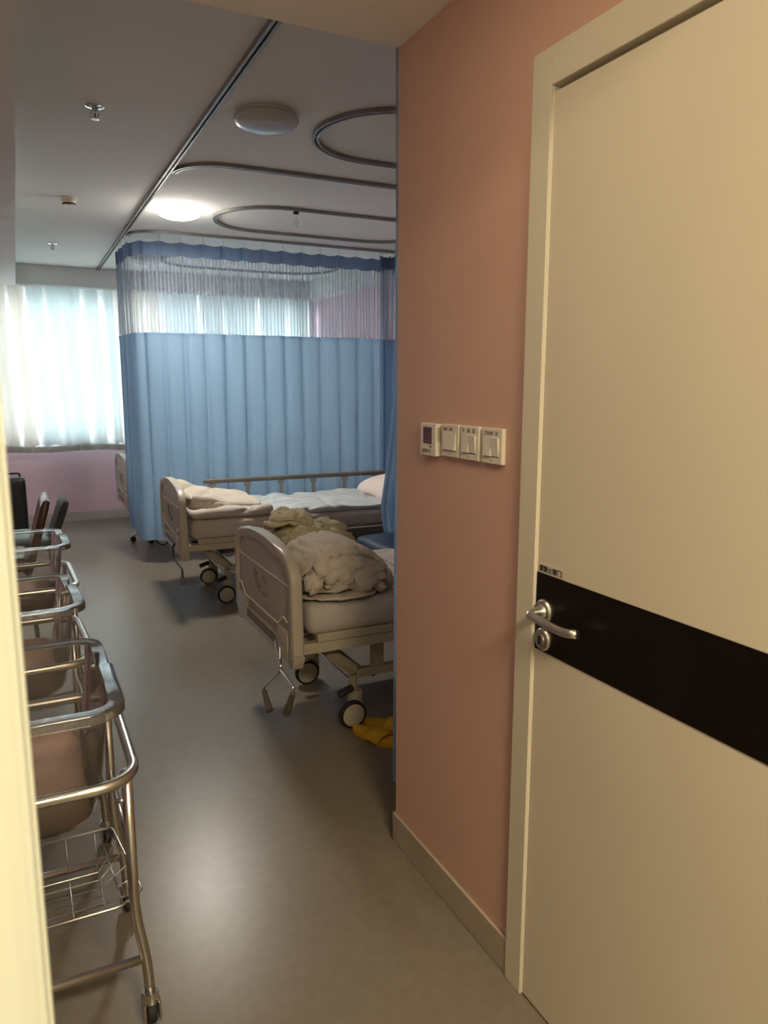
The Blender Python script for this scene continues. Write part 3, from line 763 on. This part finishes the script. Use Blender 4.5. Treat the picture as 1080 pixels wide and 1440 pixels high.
def make_bed(loc, rot, label, cranks, near_rail, far_rail, simple=False):
    bed = thing('hospital_bed', label, 'bed', loc, rot, 'hospital beds')
    board(bed, 'footboard', 0, False); board(bed, 'headboard', 2.12, True, z1=.93, emblem=False)
    # lying frame
    for sgn in (-1, 1):
        bm = bxm(.05, 2.08, sgn * .375 - .022, sgn * .375 + .022, .405, .450, bevel=.004); obj('side_rail', bm, BEDMET, bed)
        bm = bxm(.12, 2.02, sgn * .385 - .018, sgn * .385 + .018, .452, .487, bevel=.004); obj('deck_edge', bm, BEDMET, bed)
    for x in (.08, .62, 1.2, 1.75, 2.04):
        obj('cross_bar', bxm(x - .02, x + .02, -.352, .352, .410, .445, bevel=.003), BEDMET, bed)
    for x0, x1 in ((.13, .62), (.64, 1.1), (1.12, 1.4), (1.42, 2.0)):
        obj('deck_panel', bxm(x0, x1, -.37, .37, .455, .475, bevel=.004), BEDMET, bed)
    # base frame with posts, braces and casters
    for sgn in (-1, 1):
        obj('base_rail', bxm(.34, 1.86, sgn * .285 - .02, sgn * .285 + .02, .225, .262, bevel=.004), BEDMET, bed)
        obj('post', bxm(.42, .47, sgn * .285 - .022, sgn * .285 + .022, .262, .406, bevel=.003), BEDMET, bed)
        obj('post', bxm(1.62, 1.67, sgn * .285 - .022, sgn * .285 + .022, .262, .406, bevel=.003), BEDMET, bed)
        b = bmesh.new(); tube(b, [(.16, sgn * .30, .405), (.335, sgn * .285, .255)], .024, seg=4); obj('brace', b, BEDMET, bed)
    for x in (.36, 1.84):
        obj('base_cross_bar', bxm(x - .018, x + .018, -.265, .265, .227, .260, bevel=.003), BEDMET, bed)
    c1 = caster(bed, .325, -.285, -.010); c2 = caster(bed, .325, .265, -.022, tape=cranks == 2)
    caster(bed, 1.82, -.285, .01); caster(bed, 1.82, .265, .02)
    for (x, y, z) in ((.285, -.300, .172), (.455, -.268, .232), (.27, .22, .165)):
        p = bmesh.new(); tube(p, [(x - .033, y - .008, z - .008), (x - .022, y - .005, z - .006), (x + .022, y + .005, z + .006), (x + .033, y + .008, z + .008)], .019, seg=12, squash=.8); obj('pedal', p, BLACKP, bed, True)
    tube_ = tubem([(.325, -.285, .20), (.325, .265, .20)], .008, seg=8); obj('brake_bar', tube_, STEEL, bed)
    # cranks
    if cranks == 2:
        ps = [[(.10, -.09, .40), (.03, -.10, .40), (-.01, -.12, .385), (-.02, -.16, .34), (-.02, -.315, .325), (-.02, -.40, .320)],]
        shapes = [([(.35, .02, .42), (.02, -.10, .405), (-.02, -.16, .32), (-.02, -.105, .262), (-.02, -.085, .165)], (-.02, -.085, .17), (-.02, -.140, .085)),
                  ([(.35, -.20, .42), (.02, -.17, .405), (-.02, -.235, .350), (-.02, -.335, .335), (-.02, -.495, .325)], (-.02, -.49, .325), (-.02, -.405, .172))]
        shapes = [([(.35, -.13, .43), (.0, -.20, .425), (-.02, -.34, .350), (-.02, -.30, .310), (-.02, -.083, .165), (-.02, -.085, .14)], (-.02, -.085, .15), (-.02, -.165, .085)),
                  ([(.35, -.17, .43), (.0, -.27, .425), (-.02, -.325, .335), (-.02, -.495, .322), (-.02, -.482, .285)], (-.02, -.487, .295), (-.02, -.402, .172))]
    elif cranks == 0: shapes = []
    else:
        shapes = [([(.35, -.18, .43), (.0, -.20, .43), (-.02, -.215, .42), (-.02, -.225, .335), (-.02, -.56, .335), (-.02, -.565, .30)], (-.02, -.563, .305), (-.02, -.575, .235))]
    for path, g0, g1 in shapes:
        c = obj('crank', tubem(smooth_path(path, .02, 4), .0065, seg=10), CHROME if cranks == 2 else BLACKP, bed, True)
        obj('grip', tubem([g0, tuple((a * .5 + b * .5) for a, b in zip(g0, g1)), g1], .011, r2=.017, seg=12), GREYP, c, angle=50)
    # mattress
    mt = soft_box((2.0, .82, .135), (60, 26, 6), amp=.006, freq=9, seed=len(label), ridged=.004, rfreq=8)
    m = obj('mattress', mt, SHEET, bed, True); m.location = (1.08, 0, .478)
    if far_rail:
        y = .435
        b = bmesh.new(); box(b, .33, 1.90, y - .018, y + .018, .748, .782, bevel=.009, seg=3); o = obj('guard_rail', b, GREYP, bed, angle=40)
        for k in range(6):
            x = .40 + k * .275
            q = bmesh.new(); box(q, x - .014, x + .014, y - .010, y + .010, .47, .748, bevel=.003); box(q, x - .024, x + .024, y - .014, y + .014, .715, .748, bevel=.005)
            obj('rail_post', q, GREYPOST, o)
        obj('rail_base', bxm(.36, 1.86, y - .015, y + .015, .435, .470, bevel=.004), GREYP, o)
        lt = bmesh.new(); box(lt, 1.80, 1.88, y - .022, y - .010, .60, .735, bevel=.004); box(lt, 1.72, 1.80, y - .022, y - .010, .715, .735, bevel=.003)
        obj('rail_latch', lt, ABS, o)
    if near_rail:
        y = -.452
        b = bmesh.new(); box(b, 1.02, 2.05, y - .016, y + .016, .435, .492, bevel=.007, seg=3); o = obj('guard_rail', b, GREYP, bed, angle=40)
        obj('rail_base', bxm(1.02, 2.05, y - .012, y + .014, .385, .420, bevel=.003), GREYP, o)
    return bed
BED1 = (.92, 3.15); BED2 = (.905, 5.29)
make_bed((.92, 3.15, 0), 0, 'hospital bed nearest the camera, with two hanging cranks under its beige footboard', 2, False, False)
make_bed((.905, 5.29, 0), math.radians(-1.3), 'middle hospital bed with raised far guard rail, in front of the blue curtain', 1, True, True)
make_bed((.835, 7.44, 0), 0, 'hospital bed mostly hidden behind the blue curtain, only its footboard edge showing', 0, False, False)

# ------------------------------------------------------------------ bedding
def heap(size, seed, ridged=.03, rfreq=3.2, warp=.25, sub=5, low=.35):
    bm = bmesh.new(); bmesh.ops.create_icosphere(bm, subdivisions=sub, radius=1)
    off = Vector((seed * 5.1, seed * 2.7, seed * 9.3))
    for v in bm.verts:
        d = v.co.normalized(); e = .72
        p = Vector([math.copysign(abs(c) ** e, c) for c in d])
        q = d + warp * Vector((noise.noise(d * 2 + off), noise.noise(d * 2 - off), noise.noise(d * 2 + off * .5)))
        r1 = 1 - abs(noise.noise(q * rfreq + off)) * 2.4; r2 = 1 - abs(noise.noise(q * rfreq * 2.1 - off)) * 2.4
        k = low * noise.noise(q * 1.3 + off) - ridged * max(r1, 0) ** 4 * 4 - ridged * max(r2, 0) ** 4 * 1.4 + .02 * noise.noise(q * 9)
        p = p * (1 + k)
        p = Vector((p.x * size[0] / 2, p.y * size[1] / 2, p.z * size[2] * .62 + size[2] * .38))
        if p.z < 0: p.z = p.z * .02
        v.co = p
    return bm
def cloth_ripple(path3, width_fn, thick, seed):
    pass
# nearest bed: rolled duvet with arched folds (one continuous quilt, folded over itself)
def folded_quilt(L, turns, seed, w0=.42):
    """a quilt whose cross-section (y,z) is a folded-over arch, extruded in x with creases"""
    bm = bmesh.new(); prof = []
    for k in range(41):
        a = PI * k / 40
        prof.append((-.5 * math.cos(a), math.sin(a) ** .7))
    nx = 56; rows = []
    off = Vector((seed, seed * 2.3, 0))
    for i in range(nx + 1):
        u = i / nx; env = (math.sin(PI * min(1, max(0, u))) ** .42) * .9 + .1
        row = []
        for k, (py, pz) in enumerate(prof):
            q = Vector((u * 3.2, py * 3.1, pz * 2.0)) + off
            w = q + .35 * Vector((noise.noise(q), noise.noise(q + Vector((9, 0, 0))), 0))
            r = 1 - abs(noise.noise(w * 1.1)) * 2.6
            cr = -.05 * max(r, 0) ** 3 - .02 * max(1 - abs(noise.noise(w * 2.4)) * 3, 0) ** 3 + .05 * noise.noise(w * .9)
            sc_ = env * (1 + cr * 3.0)
            row.append(bm.verts.new(((u - .5) * L + .02 * noise.noise(w), py * w0 * sc_, max(0, pz * turns * sc_))))
        rows.append(row)
    for A, B in zip(rows, rows[1:]):
        for k in range(len(A) - 1): bm.faces.new((A[k], A[k + 1], B[k + 1], B[k]))
    for A in (rows[0], rows[-1]):
        bm.faces.new(A)
    bm.faces.new([r[0] for r in rows] + [r[-1] for r in rows][::-1])
    return bm
def band(bm, path, wdir, halfw, thick, seed, crease=.012, nseg=48, freq=6, wtaper=.15, sh=0.0):
    """a fat fold of cloth swept along a smooth path; wdir is the direction of its width"""
    P = [Vector(p) for p in path]; n = nseg; pts = []
    m = len(P) - 1
    for i in range(n + 1):          # Catmull-Rom
        t = i / n * m; k = min(int(t), m - 1); f = t - k
        p0, p1, p2, p3 = P[max(k - 1, 0)], P[k], P[k + 1], P[min(k + 2, m)]
        pts.append(.5 * ((2 * p1) + (p2 - p0) * f + (2 * p0 - 5 * p1 + 4 * p2 - p3) * f * f + (3 * p1 - p0 - 3 * p2 + p3) * f ** 3))
    w = Vector(wdir).normalized(); off = Vector((seed * 3.7, seed * 1.9, seed * 7.1)); R_ = []; ns = 36
    for i, p in enumerate(pts):
        t = (pts[min(i + 1, n)] - pts[max(i - 1, 0)]).normalized(); nn = t.cross(w).normalized()
        u = i / n; env = min(1, math.sin(PI * (u * .96 + .02)) ** .35); ring = []
        for k in range(ns):
            a = 2 * PI * k / ns; cx = math.copysign(abs(math.cos(a)) ** .7, math.cos(a)); cy = math.copysign(abs(math.sin(a)) ** .8, math.sin(a))
            q = p + w * cx * halfw * (1 - wtaper * (2 * u - 1) ** 2) * env + nn * cy * thick * env + t * sh * cx
            g = Vector((q.x * 1.0, q.y * .6, q.z)) * freq + off
            gw = g + .6 * Vector((noise.noise(g * .6), noise.noise(g * .6 + off), noise.noise(g * .6 - off)))
            c1 = max(0, 1 - abs(noise.noise(gw)) * 5); c2 = max(0, 1 - abs(noise.noise(gw * 2.1)) * 5)
            d = -crease * c1 ** 1.5 - crease * .45 * c2 + crease * .9 * noise.noise(g * .7)
            ring.append(bm.verts.new(q + (w * cx + nn * cy).normalized() * d))
        R_.append(ring)
    for A, B in zip(R_, R_[1:]):
        for k in range(ns): bm.faces.new((A[k], A[(k + 1) % ns], B[(k + 1) % ns], B[k]))
    bm.faces.new(R_[0][::-1]); bm.faces.new(R_[-1])
q = thing('duvet', 'beige duvet bundled in thick folds at the foot of the nearest bed', 'duvet', (1.20, 2.965, .612))
bm = bmesh.new()   # the big flap arching over, open toward the camera
band(bm, [(-.190, 0, .045), (-.185, 0, .120), (-.110, 0, .185), (.0, 0, .205), (.110, 0, .165), (.180, 0, .085), (.205, 0, .030), (.150, 0, .020)], (0, 1, .0), .215, .036, 2, crease=.022, nseg=84, freq=9)
obj('arched_fold', bm, DUVET, q, True)
bm = bmesh.new()
band(bm, [(-.165, -.165, .05), (-.150, -.180, .105), (-.105, -.16, .165), (-.05, -.08, .185)], (1, .1, .2), .062, .050, 5, crease=.020, freq=11)
band(bm, [(-.085, -.175, .045), (-.060, -.200, .105), (-.030, -.170, .175), (.0, -.08, .190)], (1, 0, 0), .072, .050, 6, crease=.024, freq=11)
band(bm, [(-.02, -.10, .05), (-.0, -.10, .11), (.01, -.06, .15), (.02, .05, .15)], (1, 0, 0), .150, .050, 16, crease=.016, freq=11)
band(bm, [(.030, -.170, .040), (.040, -.195, .090), (.035, -.165, .160), (.030, -.08, .175)], (1, 0, -.2), .078, .050, 7, crease=.024, freq=11)
band(bm, [(.120, -.165, .030), (.115, -.180, .07), (.095, -.16, .125), (.07, -.08, .14)], (1, 0, -.4), .066, .046, 8, crease=.020, freq=11)
obj('inner_folds', bm, DUVET, q, True)
bm = bmesh.new()
band(bm, [(-.21, -.03, .018), (-.08, -.03, .020), (.06, -.02, .020), (.16, -.02, .014)], (0, 1, 0), .225, .019, 9, crease=.010, freq=8)
band(bm, [(-.21, -.01, .050), (-.10, -.02, .048), (.02, -.01, .052), (.12, 0, .040)], (.1, 1, 0), .215, .019, 10, crease=.010, freq=8)
obj('folded_layer', bm, DUVET, q, True)
b = thing('blanket', 'olive beige blanket crumpled behind the duvet on the nearest bed', 'blanket', (1.20, 3.33, .612))
bm = bmesh.new()
band(bm, [(-.20, .06, .05), (-.16, .05, .14), (-.06, .03, .205), (.07, .02, .19), (.18, .0, .13), (.24, .0, .05)], (0, 1, 0), .17, .040, 21, crease=.034, nseg=84, freq=8)
band(bm, [(-.19, .10, .16), (-.15, .06, .235), (-.07, .02, .262), (.02, -.02, .235), (.06, -.05, .19)], (.3, 1, .1), .085, .034, 22, crease=.030, freq=11)
band(bm, [(-.17, -.06, .13), (-.10, -.10, .185), (.02, -.12, .19), (.14, -.12, .15), (.23, -.12, .09)], (0, .6, .6), .050, .034, 23, crease=.024, freq=12)
band(bm, [(-.16, -.11, .10), (-.06, -.14, .14), (.08, -.16, .13), (.20, -.15, .07)], (0, .6, .6), .045, .032, 24, crease=.022, freq=12)
band(bm, [(-.14, .02, .255), (-.10, .09, .275), (-.03, .12, .25), (.05, .12, .21)], (1, 0, .2), .045, .030, 25, crease=.024, freq=13)
band(bm, [(.06, .10, .20), (.12, .04, .215), (.16, -.04, .18), (.20, -.10, .12)], (1, .3, 0), .05, .030, 26, crease=.022, freq=12)
obj('crumpled_part', bm, BLANK, b, True)
# sheet over the rest of the nearest bed
o = obj('bed_sheet', soft_box((1.25, .83, .03), (70, 40, 3), power=4, amp=.014, freq=6, seed=9, ridged=.010, rfreq=5), SHEET, None, True)
o.location = (2.25, 3.15, .600); tag(o, 'rumpled pinkish sheet on the nearest bed, beyond the duvet', 'sheet')
# middle bed
def on2(x, y, z): 
    a = math.radians(-1.3); return (BED2[0] + x * math.cos(a) - y * math.sin(a), BED2[1] + x * math.sin(a) + y * math.cos(a), z)
def wedge(p):
    k = (p.x + .27) / .54; p.z = p.z * (1.55 - 1.25 * k + .35 * math.sin(k * 5) * .3) + .02 * math.sin(p.y * 9 + k * 3); return p
d = thing('duvet', 'pale beige duvet folded flat at the foot of the middle bed', 'duvet', on2(.36, .03, .612), math.radians(-1.3))
a1 = obj('folded_layer', soft_box((.56, .85, .075), (56, 50, 6), power=4, amp=.018, freq=6, seed=21, ridged=.026, rfreq=6), SHEET, d, True)
a2 = obj('folded_layer', soft_box((.52, .70, .085), (56, 50, 6), power=4, amp=.020, freq=5, seed=25, ridged=.030, rfreq=4.5, taper=wedge), DUVET, d, True); a2.location = (-.03, .03, .055); a2.rotation_euler.z = .05
o = obj('bed_pad', soft_box((1.28, .80, .045), (90, 50, 4), power=4, amp=.018, freq=9, seed=33, ridged=.020, rfreq=7), PLASTIC, None, True)
o.location = on2(1.27, 0, .606); o.rotation_euler.z = math.radians(-1.3); tag(o, 'crinkled pale pad spread over the middle bed', 'bed pad')
def pil(p):
    k = max(0, 1 - (abs(p.x) / .26) ** 3) * max(0, 1 - (abs(p.y) / .36) ** 3); p.z = p.z * (.45 + .75 * k); return p
o = obj('pillow', soft_box((.46, .62, .11), (36, 44, 8), power=4, amp=.010, freq=5, seed=41, taper=pil), PILLOW, None, True)
o.location = on2(1.78, .02, .662); o.rotation_euler = (0, -.20, math.radians(-1.3)); tag(o, 'pale pink pillow leaning at the head of the middle bed', 'pillow')

# folding companion chair with navy cushions between the beds
c = thing('folding_chair_bed', 'navy blue padded folding chair between nearest and middle bed', 'chair', (2.34, 3.94, 0))
o = obj('seat_cushion', soft_box((1.10, .52, .17), (40, 26, 6), amp=.010, freq=5, seed=51), NAVY, c, True); o.location = (.05, 0, .40)
o = obj('back_cushion', soft_box((.14, .52, .50), (10, 26, 26), amp=.010, freq=5, seed=52), NAVY, c, True); o.location = (.60, 0, .46); o.rotation_euler.y = .2
for sy in (-.25, .25):
    for x in (-.40, .45):
        obj('leg', tubem([(x, sy, 0.0), (x, sy, .41)], .012, seg=8), STEEL, c)
obj('frame', bxm(-.44, .55, -.24, .24, .385, .41, bevel=.005), STEEL, c)

# ------------------------------------------------------------------ slippers
def slipper(x, y, rot, label):
    t = thing('slipper', label, 'slipper', (x, y, 0), rot, 'yellow slippers')
    n = 36; out = []
    for k in range(n):
        a = 2 * PI * k / n; cx, cy = math.cos(a), math.sin(a)
        yy = cy * .135; ww = .046 + .008 * cy - .006 * math.cos(2 * a) * 0 - .006 * math.exp(-((cy + .15) / .3) ** 2)
        out.append((cx * ww * (1 if abs(cy) < .8 else .97), yy))
    bm = bmesh.new(); prism(bm, out, 0, .024, 'XY', bevel=.004); obj('sole', bm, YELLOW, t, angle=45)
    ins = [(a * .84, b * .92) for a, b in out]
    bm = bmesh.new(); prism(bm, ins, .020, .0255, 'XY'); obj('insole', bm, YELLOW, t, angle=45)
    bm = bmesh.new(); rows = []
    for i in range(9):
        v = -.012 + .078 * i / 8; row = []
        for j in range(15):
            a = PI * j / 14; w = .053; h = .046 - .006 * (i / 8)
            row.append(bm.verts.new((-w * math.cos(a), v + .012 * math.sin(a), .008 + h * math.sin(a) ** .8)))
        rows.append(row)
    for A, B in zip(rows, rows[1:]):
        for k in range(14): bm.faces.new((A[k], A[k + 1], B[k + 1], B[k]))
    o = obj('strap', bm, YELLOW, t, True)
    md = o.modifiers.new('thick', 'SOLIDIFY'); md.thickness = .006
    t.scale = (.93, .93, .93)
    return t
slipper(1.275, 2.705, math.radians(180 + 22), 'yellow slipper in front, its open toe toward the camera')
slipper(1.372, 2.765, math.radians(180 + 40), 'yellow slipper behind the front one, partly hidden by the curtain')

# ------------------------------------------------------------------ bassinets
def tub_sheet(parent):
    X0, X1, Y0, Y1 = -.375, .375, -.290, .290
    levels = [(.545, .060, .085), (.552, .046, .075), (.58, .034, .065), (.68, .018, .05), (.825, .002, .042)]
    bm = bmesh.new(); rings = []
    def zr(x, y, z):
        if z > .82 and x > -10:   # step in the rim: the near half stands higher
            return z + (.028 if y < -.0 else 0.0)
        return z
    prev = None
    for z, ins, r in levels:
        pts = rrect(X0 + ins + .02, X1 - ins - .02, Y0 + ins * 1.9 + .02, Y1 - ins * 1.5 - .02, r, 6)
        # extra points on the long sides for the step
        full = []
        for i, p in enumerate(pts):
            full.append(p); q = pts[(i + 1) % len(pts)]
            if (p[1] > .0) != (q[1] > .0):
                full.append((p[0], .012 if p[1] > 0 else -.012)); full.append((p[0], -.012 if p[1] > 0 else .012))
        rings.append([bm.verts.new((x, y, zr(x, y, z))) for x, y in full])
    N = len(rings[0])
    bm.faces.new(rings[0][::-1])
    for A, B in zip(rings, rings[1:]):
        for k in range(N): bm.faces.new((A[k], A[(k + 1) % N], B[(k + 1) % N], B[k]))
    top = [(v.co.x, v.co.y, v.co.z) for v in rings[-1]]
    tub = obj('tub', bm, CLEAR, parent, angle=50)
    # flanged rim of thicker plastic
    bm = bmesh.new()
    sec = [(0, 0), (.004, .004), (.030, .004), (.034, -.002), (.034, -.016), (.030, -.016), (.029, -.002), (.0, -.003)]
    rr = []
    for i, (x, y, z) in enumerate(top):
        a = Vector(top[i - 1]); b = Vector(top[(i + 1) % N]); t = (b - a); t.z = 0; t.normalize(); nrm = Vector((t.y, -t.x, 0))
        if nrm.dot(Vector((x, y, 0))) < 0: nrm = -nrm
        rr.append([bm.verts.new(Vector((x, y, z)) + nrm * s + Vector((0, 0, h))) for s, h in sec])
    for i in range(N):
        A, B = rr[i], rr[(i + 1) % N]
        for k in range(len(sec)): bm.faces.new((A[k], A[(k + 1) % 8], B[(k + 1) % 8], B[k]))
    obj('rim', bm, RIM, tub, angle=50)
    return tub
def make_bassinet():
    t = thing('bassinet', 'clear plastic baby cot on a steel trolley, nearest the camera, with pink mattress', 'bassinet', (-.230, 1.785, 0), 0, 'baby cots in a row')
    tub_sheet(t)
    m = obj('mattress', soft_box((.62, .42, .080), (30, 22, 5), amp=.006, freq=6, seed=61), CRIB, t, True); m.location = (0, .01, .553)
    ringp = [(x, y, .658) for x, y in rrect(-.405, .405, -.222, .30, .085, 8)]
    obj('carrying_rail', tubem(ringp, .0125, seg=14, closed=True), STEEL, t, True)
    for sx in (-1, 1):
        for y in (-.155, .27):
            p = smooth_path([(sx * .388, y, .655), (sx * .388, y, .30), (sx * .408, y, .17), (sx * .412, y, .07)], .05, 6)
            leg = obj('leg', tubem(p, .0120, seg=14), STEEL, t, True)
            obj('stud', tubem([(sx * .388, y, .585), (sx * .360, y, .585)], .006, seg=10), CHROME, leg, True)
            # caster
            cb = bmesh.new(); lathe(cb, [(0, .085), (.017, .085), (.019, .075), (.019, .060), (0, .060)], (sx * .412, y, 0), 16)
            box(cb, sx * .412 - .020, sx * .412 - .014, y - .026, y + .026, .020, .068, bevel=.003); box(cb, sx * .412 + .014, sx * .412 + .020, y - .026, y + .026, .020, .068, bevel=.003)
            ca = obj('caster', cb, CHROME, leg, angle=40)
            wb = bmesh.new(); lathe(wb, [(0, -.012), (.022, -.012), (.028, -.008), (.028, .008), (.022, .012), (0, .012)], (sx * .412, y + .006, .028), 24, Matrix.Rotation(PI / 2, 4, 'Y'))
            obj('wheel', wb, RUBBER, leg, angle=40)
    for y in (-.155, .27):
        obj('foot_bar', tubem([(-.405, y, .175), (.405, y, .175)], .0105, seg=12), STEEL, t, True)
    for sx in (-1, 1):
        obj('side_bar', tubem([(sx * .388, -.155, .44), (sx * .388, .27, .44)], .007, seg=10), STEEL, t, True)
    # shallow wire basket with a flared right end
    bk = bmesh.new(); zr, zb = .322, .272
    rim = [(-.36, -.150), (.360, -.150), (.412, -.112), (.376, .185), (-.36, .175)]
    bot = [(-.30, -.055), (.330, -.055), (.325, .110), (-.30, .110)]
    tube(bk, smooth_path([(x, y, zr) for x, y in rim] + [(rim[0][0], rim[0][1], zr)], .012, 2), .0032, seg=6)
    tube(bk, [(x, y, zb) for x, y in bot], .0024, seg=6, closed=True)
    for k in range(10):
        x = -.30 + .63 * k / 9
        tube(bk, [(x, -.150, zr), (x, -.055, zb), (x, .110, zb), (x, .178, zr)], .0021, seg=5)
    for k in range(6):
        f = k / 5; yb = -.055 + .165 * f; yt = -.112 + .297 * f
        tube(bk, [(-.36, yb, zr), (-.30, yb, zb), (.330, yb, zb), (.412 - .036 * f, yt, zr)], .0019, seg=5)
    tube(bk, [(.366, -.080, .296), (.350, .145, .296)], .0019, seg=5)
    obj('wire_basket', bk, STEEL, t, True)
    return t
b1 = make_bassinet()
b2 = copy_tree(b1); b2.location = (-.255, 2.56, 0); b2.rotation_euler.z = math.radians(2.5); b2['label'] = 'clear plastic baby cot on a steel trolley, middle one of the row on the left'
b3 = copy_tree(b1); b3.location = (-.235, 3.50, 0); b3.rotation_euler.z = math.radians(1.5); b3['label'] = 'clear plastic baby cot farthest from the camera, in front of the chairs'

# ------------------------------------------------------------------ suitcase and chairs at the far left
s = thing('suitcase', 'black ribbed suitcase standing upright near the far wall, left edge', 'suitcase', (-.20, 7.6, 0))
obj('shell', bxm(-.215, .215, -.13, .13, .045, .665, bevel=.035, seg=4), CASE, s, angle=40)
for k in range(9):
    x = -.17 + k * .0425
    obj('rib', bxm(x - .009, x + .009, -.138, .138, .09, .62, bevel=.004), CASE, s)
obj('carry_handle', tubem(smooth_path([(.02, 0, .66), (.02, 0, .695), (.17, 0, .695), (.17, 0, .66)], .02, 4), .010, seg=10), BLACKP, s, True)
obj('telescopic_handle', tubem(smooth_path([(-.15, .10, .66), (-.15, .10, .70), (-.02, .10, .70), (-.02, .10, .66)], .01, 3), .007, seg=8), STEEL, s, True)
obj('bumper_strip', bxm(.205, .219, -.10, .10, .10, .60, bevel=.004), STEEL, s)
for sx in (-.17, .17):
    for y in (-.09, .09):
        obj('wheel', lathem([(0, -.01), (.02, -.01), (.024, -.006), (.024, .006), (.02, .01), (0, .01)], (sx, y, .024), 16, Matrix.Rotation(PI / 2, 4, 'Y')), RUBBER, s)

def side_chair(loc, label, back, seatm, legm, bh, group=None):
    t = thing('armless_chair', label, 'chair', loc, 0)
    o = obj('seat', soft_box((.42, .44, .065), (20, 20, 6), power=4, amp=.004, freq=5, seed=71), seatm, t, True); o.location = (-.20, 0, .43)
    # leaning curved backrest: extruded side profile
    prof = [(-.020, .40), (.030, .40), (.050, .52), (.085, bh - .05), (.088, bh - .015), (.072, bh), (.050, bh - .006), (.036, bh - .05), (.004, .52)]
    prof = [(x + .16 * max(0, z - .42), z) for x, z in prof]
    bm = bmesh.new(); prism(bm, prof, -.20, .20, 'XZ', bevel=.008, seg=3); obj('backrest', bm, back, t, angle=50)
    for x, xb in ((-.37, -.39), (.0, .03)):
        for y in (-.18, .18):
            obj('leg', tubem([(x, y, .435), (xb, y, 0)], .013, seg=8), legm, t)
    obj('seat_frame', bxm(-.40, .0, -.20, .20, .415, .435, bevel=.004), legm, t)
    return t
side_chair((-.02, 4.95, 0), 'dark brown glossy chair with leaning backrest, right beside the black suitcase', WOOD, WOOD, WOOD, .83)
side_chair((.128, 5.55, 0), 'chair with dark grey backrest and teal seat, right of the brown chair', CHAIRG, TEAL, BLACKP, .735)

# unidentified wheeled object modelled as a low stool; one caster shows below the hem
t = thing('wheeled_object', 'unidentified wheeled object under the far bed, one black caster showing below the blue curtain hem', 'stool', (1.06, 7.40, 0))
obj('seat', lathem([(0, .265), (.15, .265), (.165, .275), (.165, .300), (.15, .310), (0, .310)], seg=32), BLACKP, t, angle=40)
obj('column', lathem([(0, .08), (.022, .08), (.022, .265), (0, .265)], seg=16), STEEL, t, angle=40)
for k in range(4):
    a = PI / 4 * 0 + k * PI / 2; cx, cy = .145 * math.cos(a), .145 * math.sin(a)
    lg = obj('leg', tubem([(0, 0, .09), (cx, cy, .062)], .011, seg=8), STEEL, t)
    obj('caster', lathem([(0, -.013), (.02, -.013), (.027, -.008), (.027, .008), (.02, .013), (0, .013)], (cx, cy, .027), 18, Matrix.Rotation(PI / 2, 4, 'X')), RUBBER, lg)
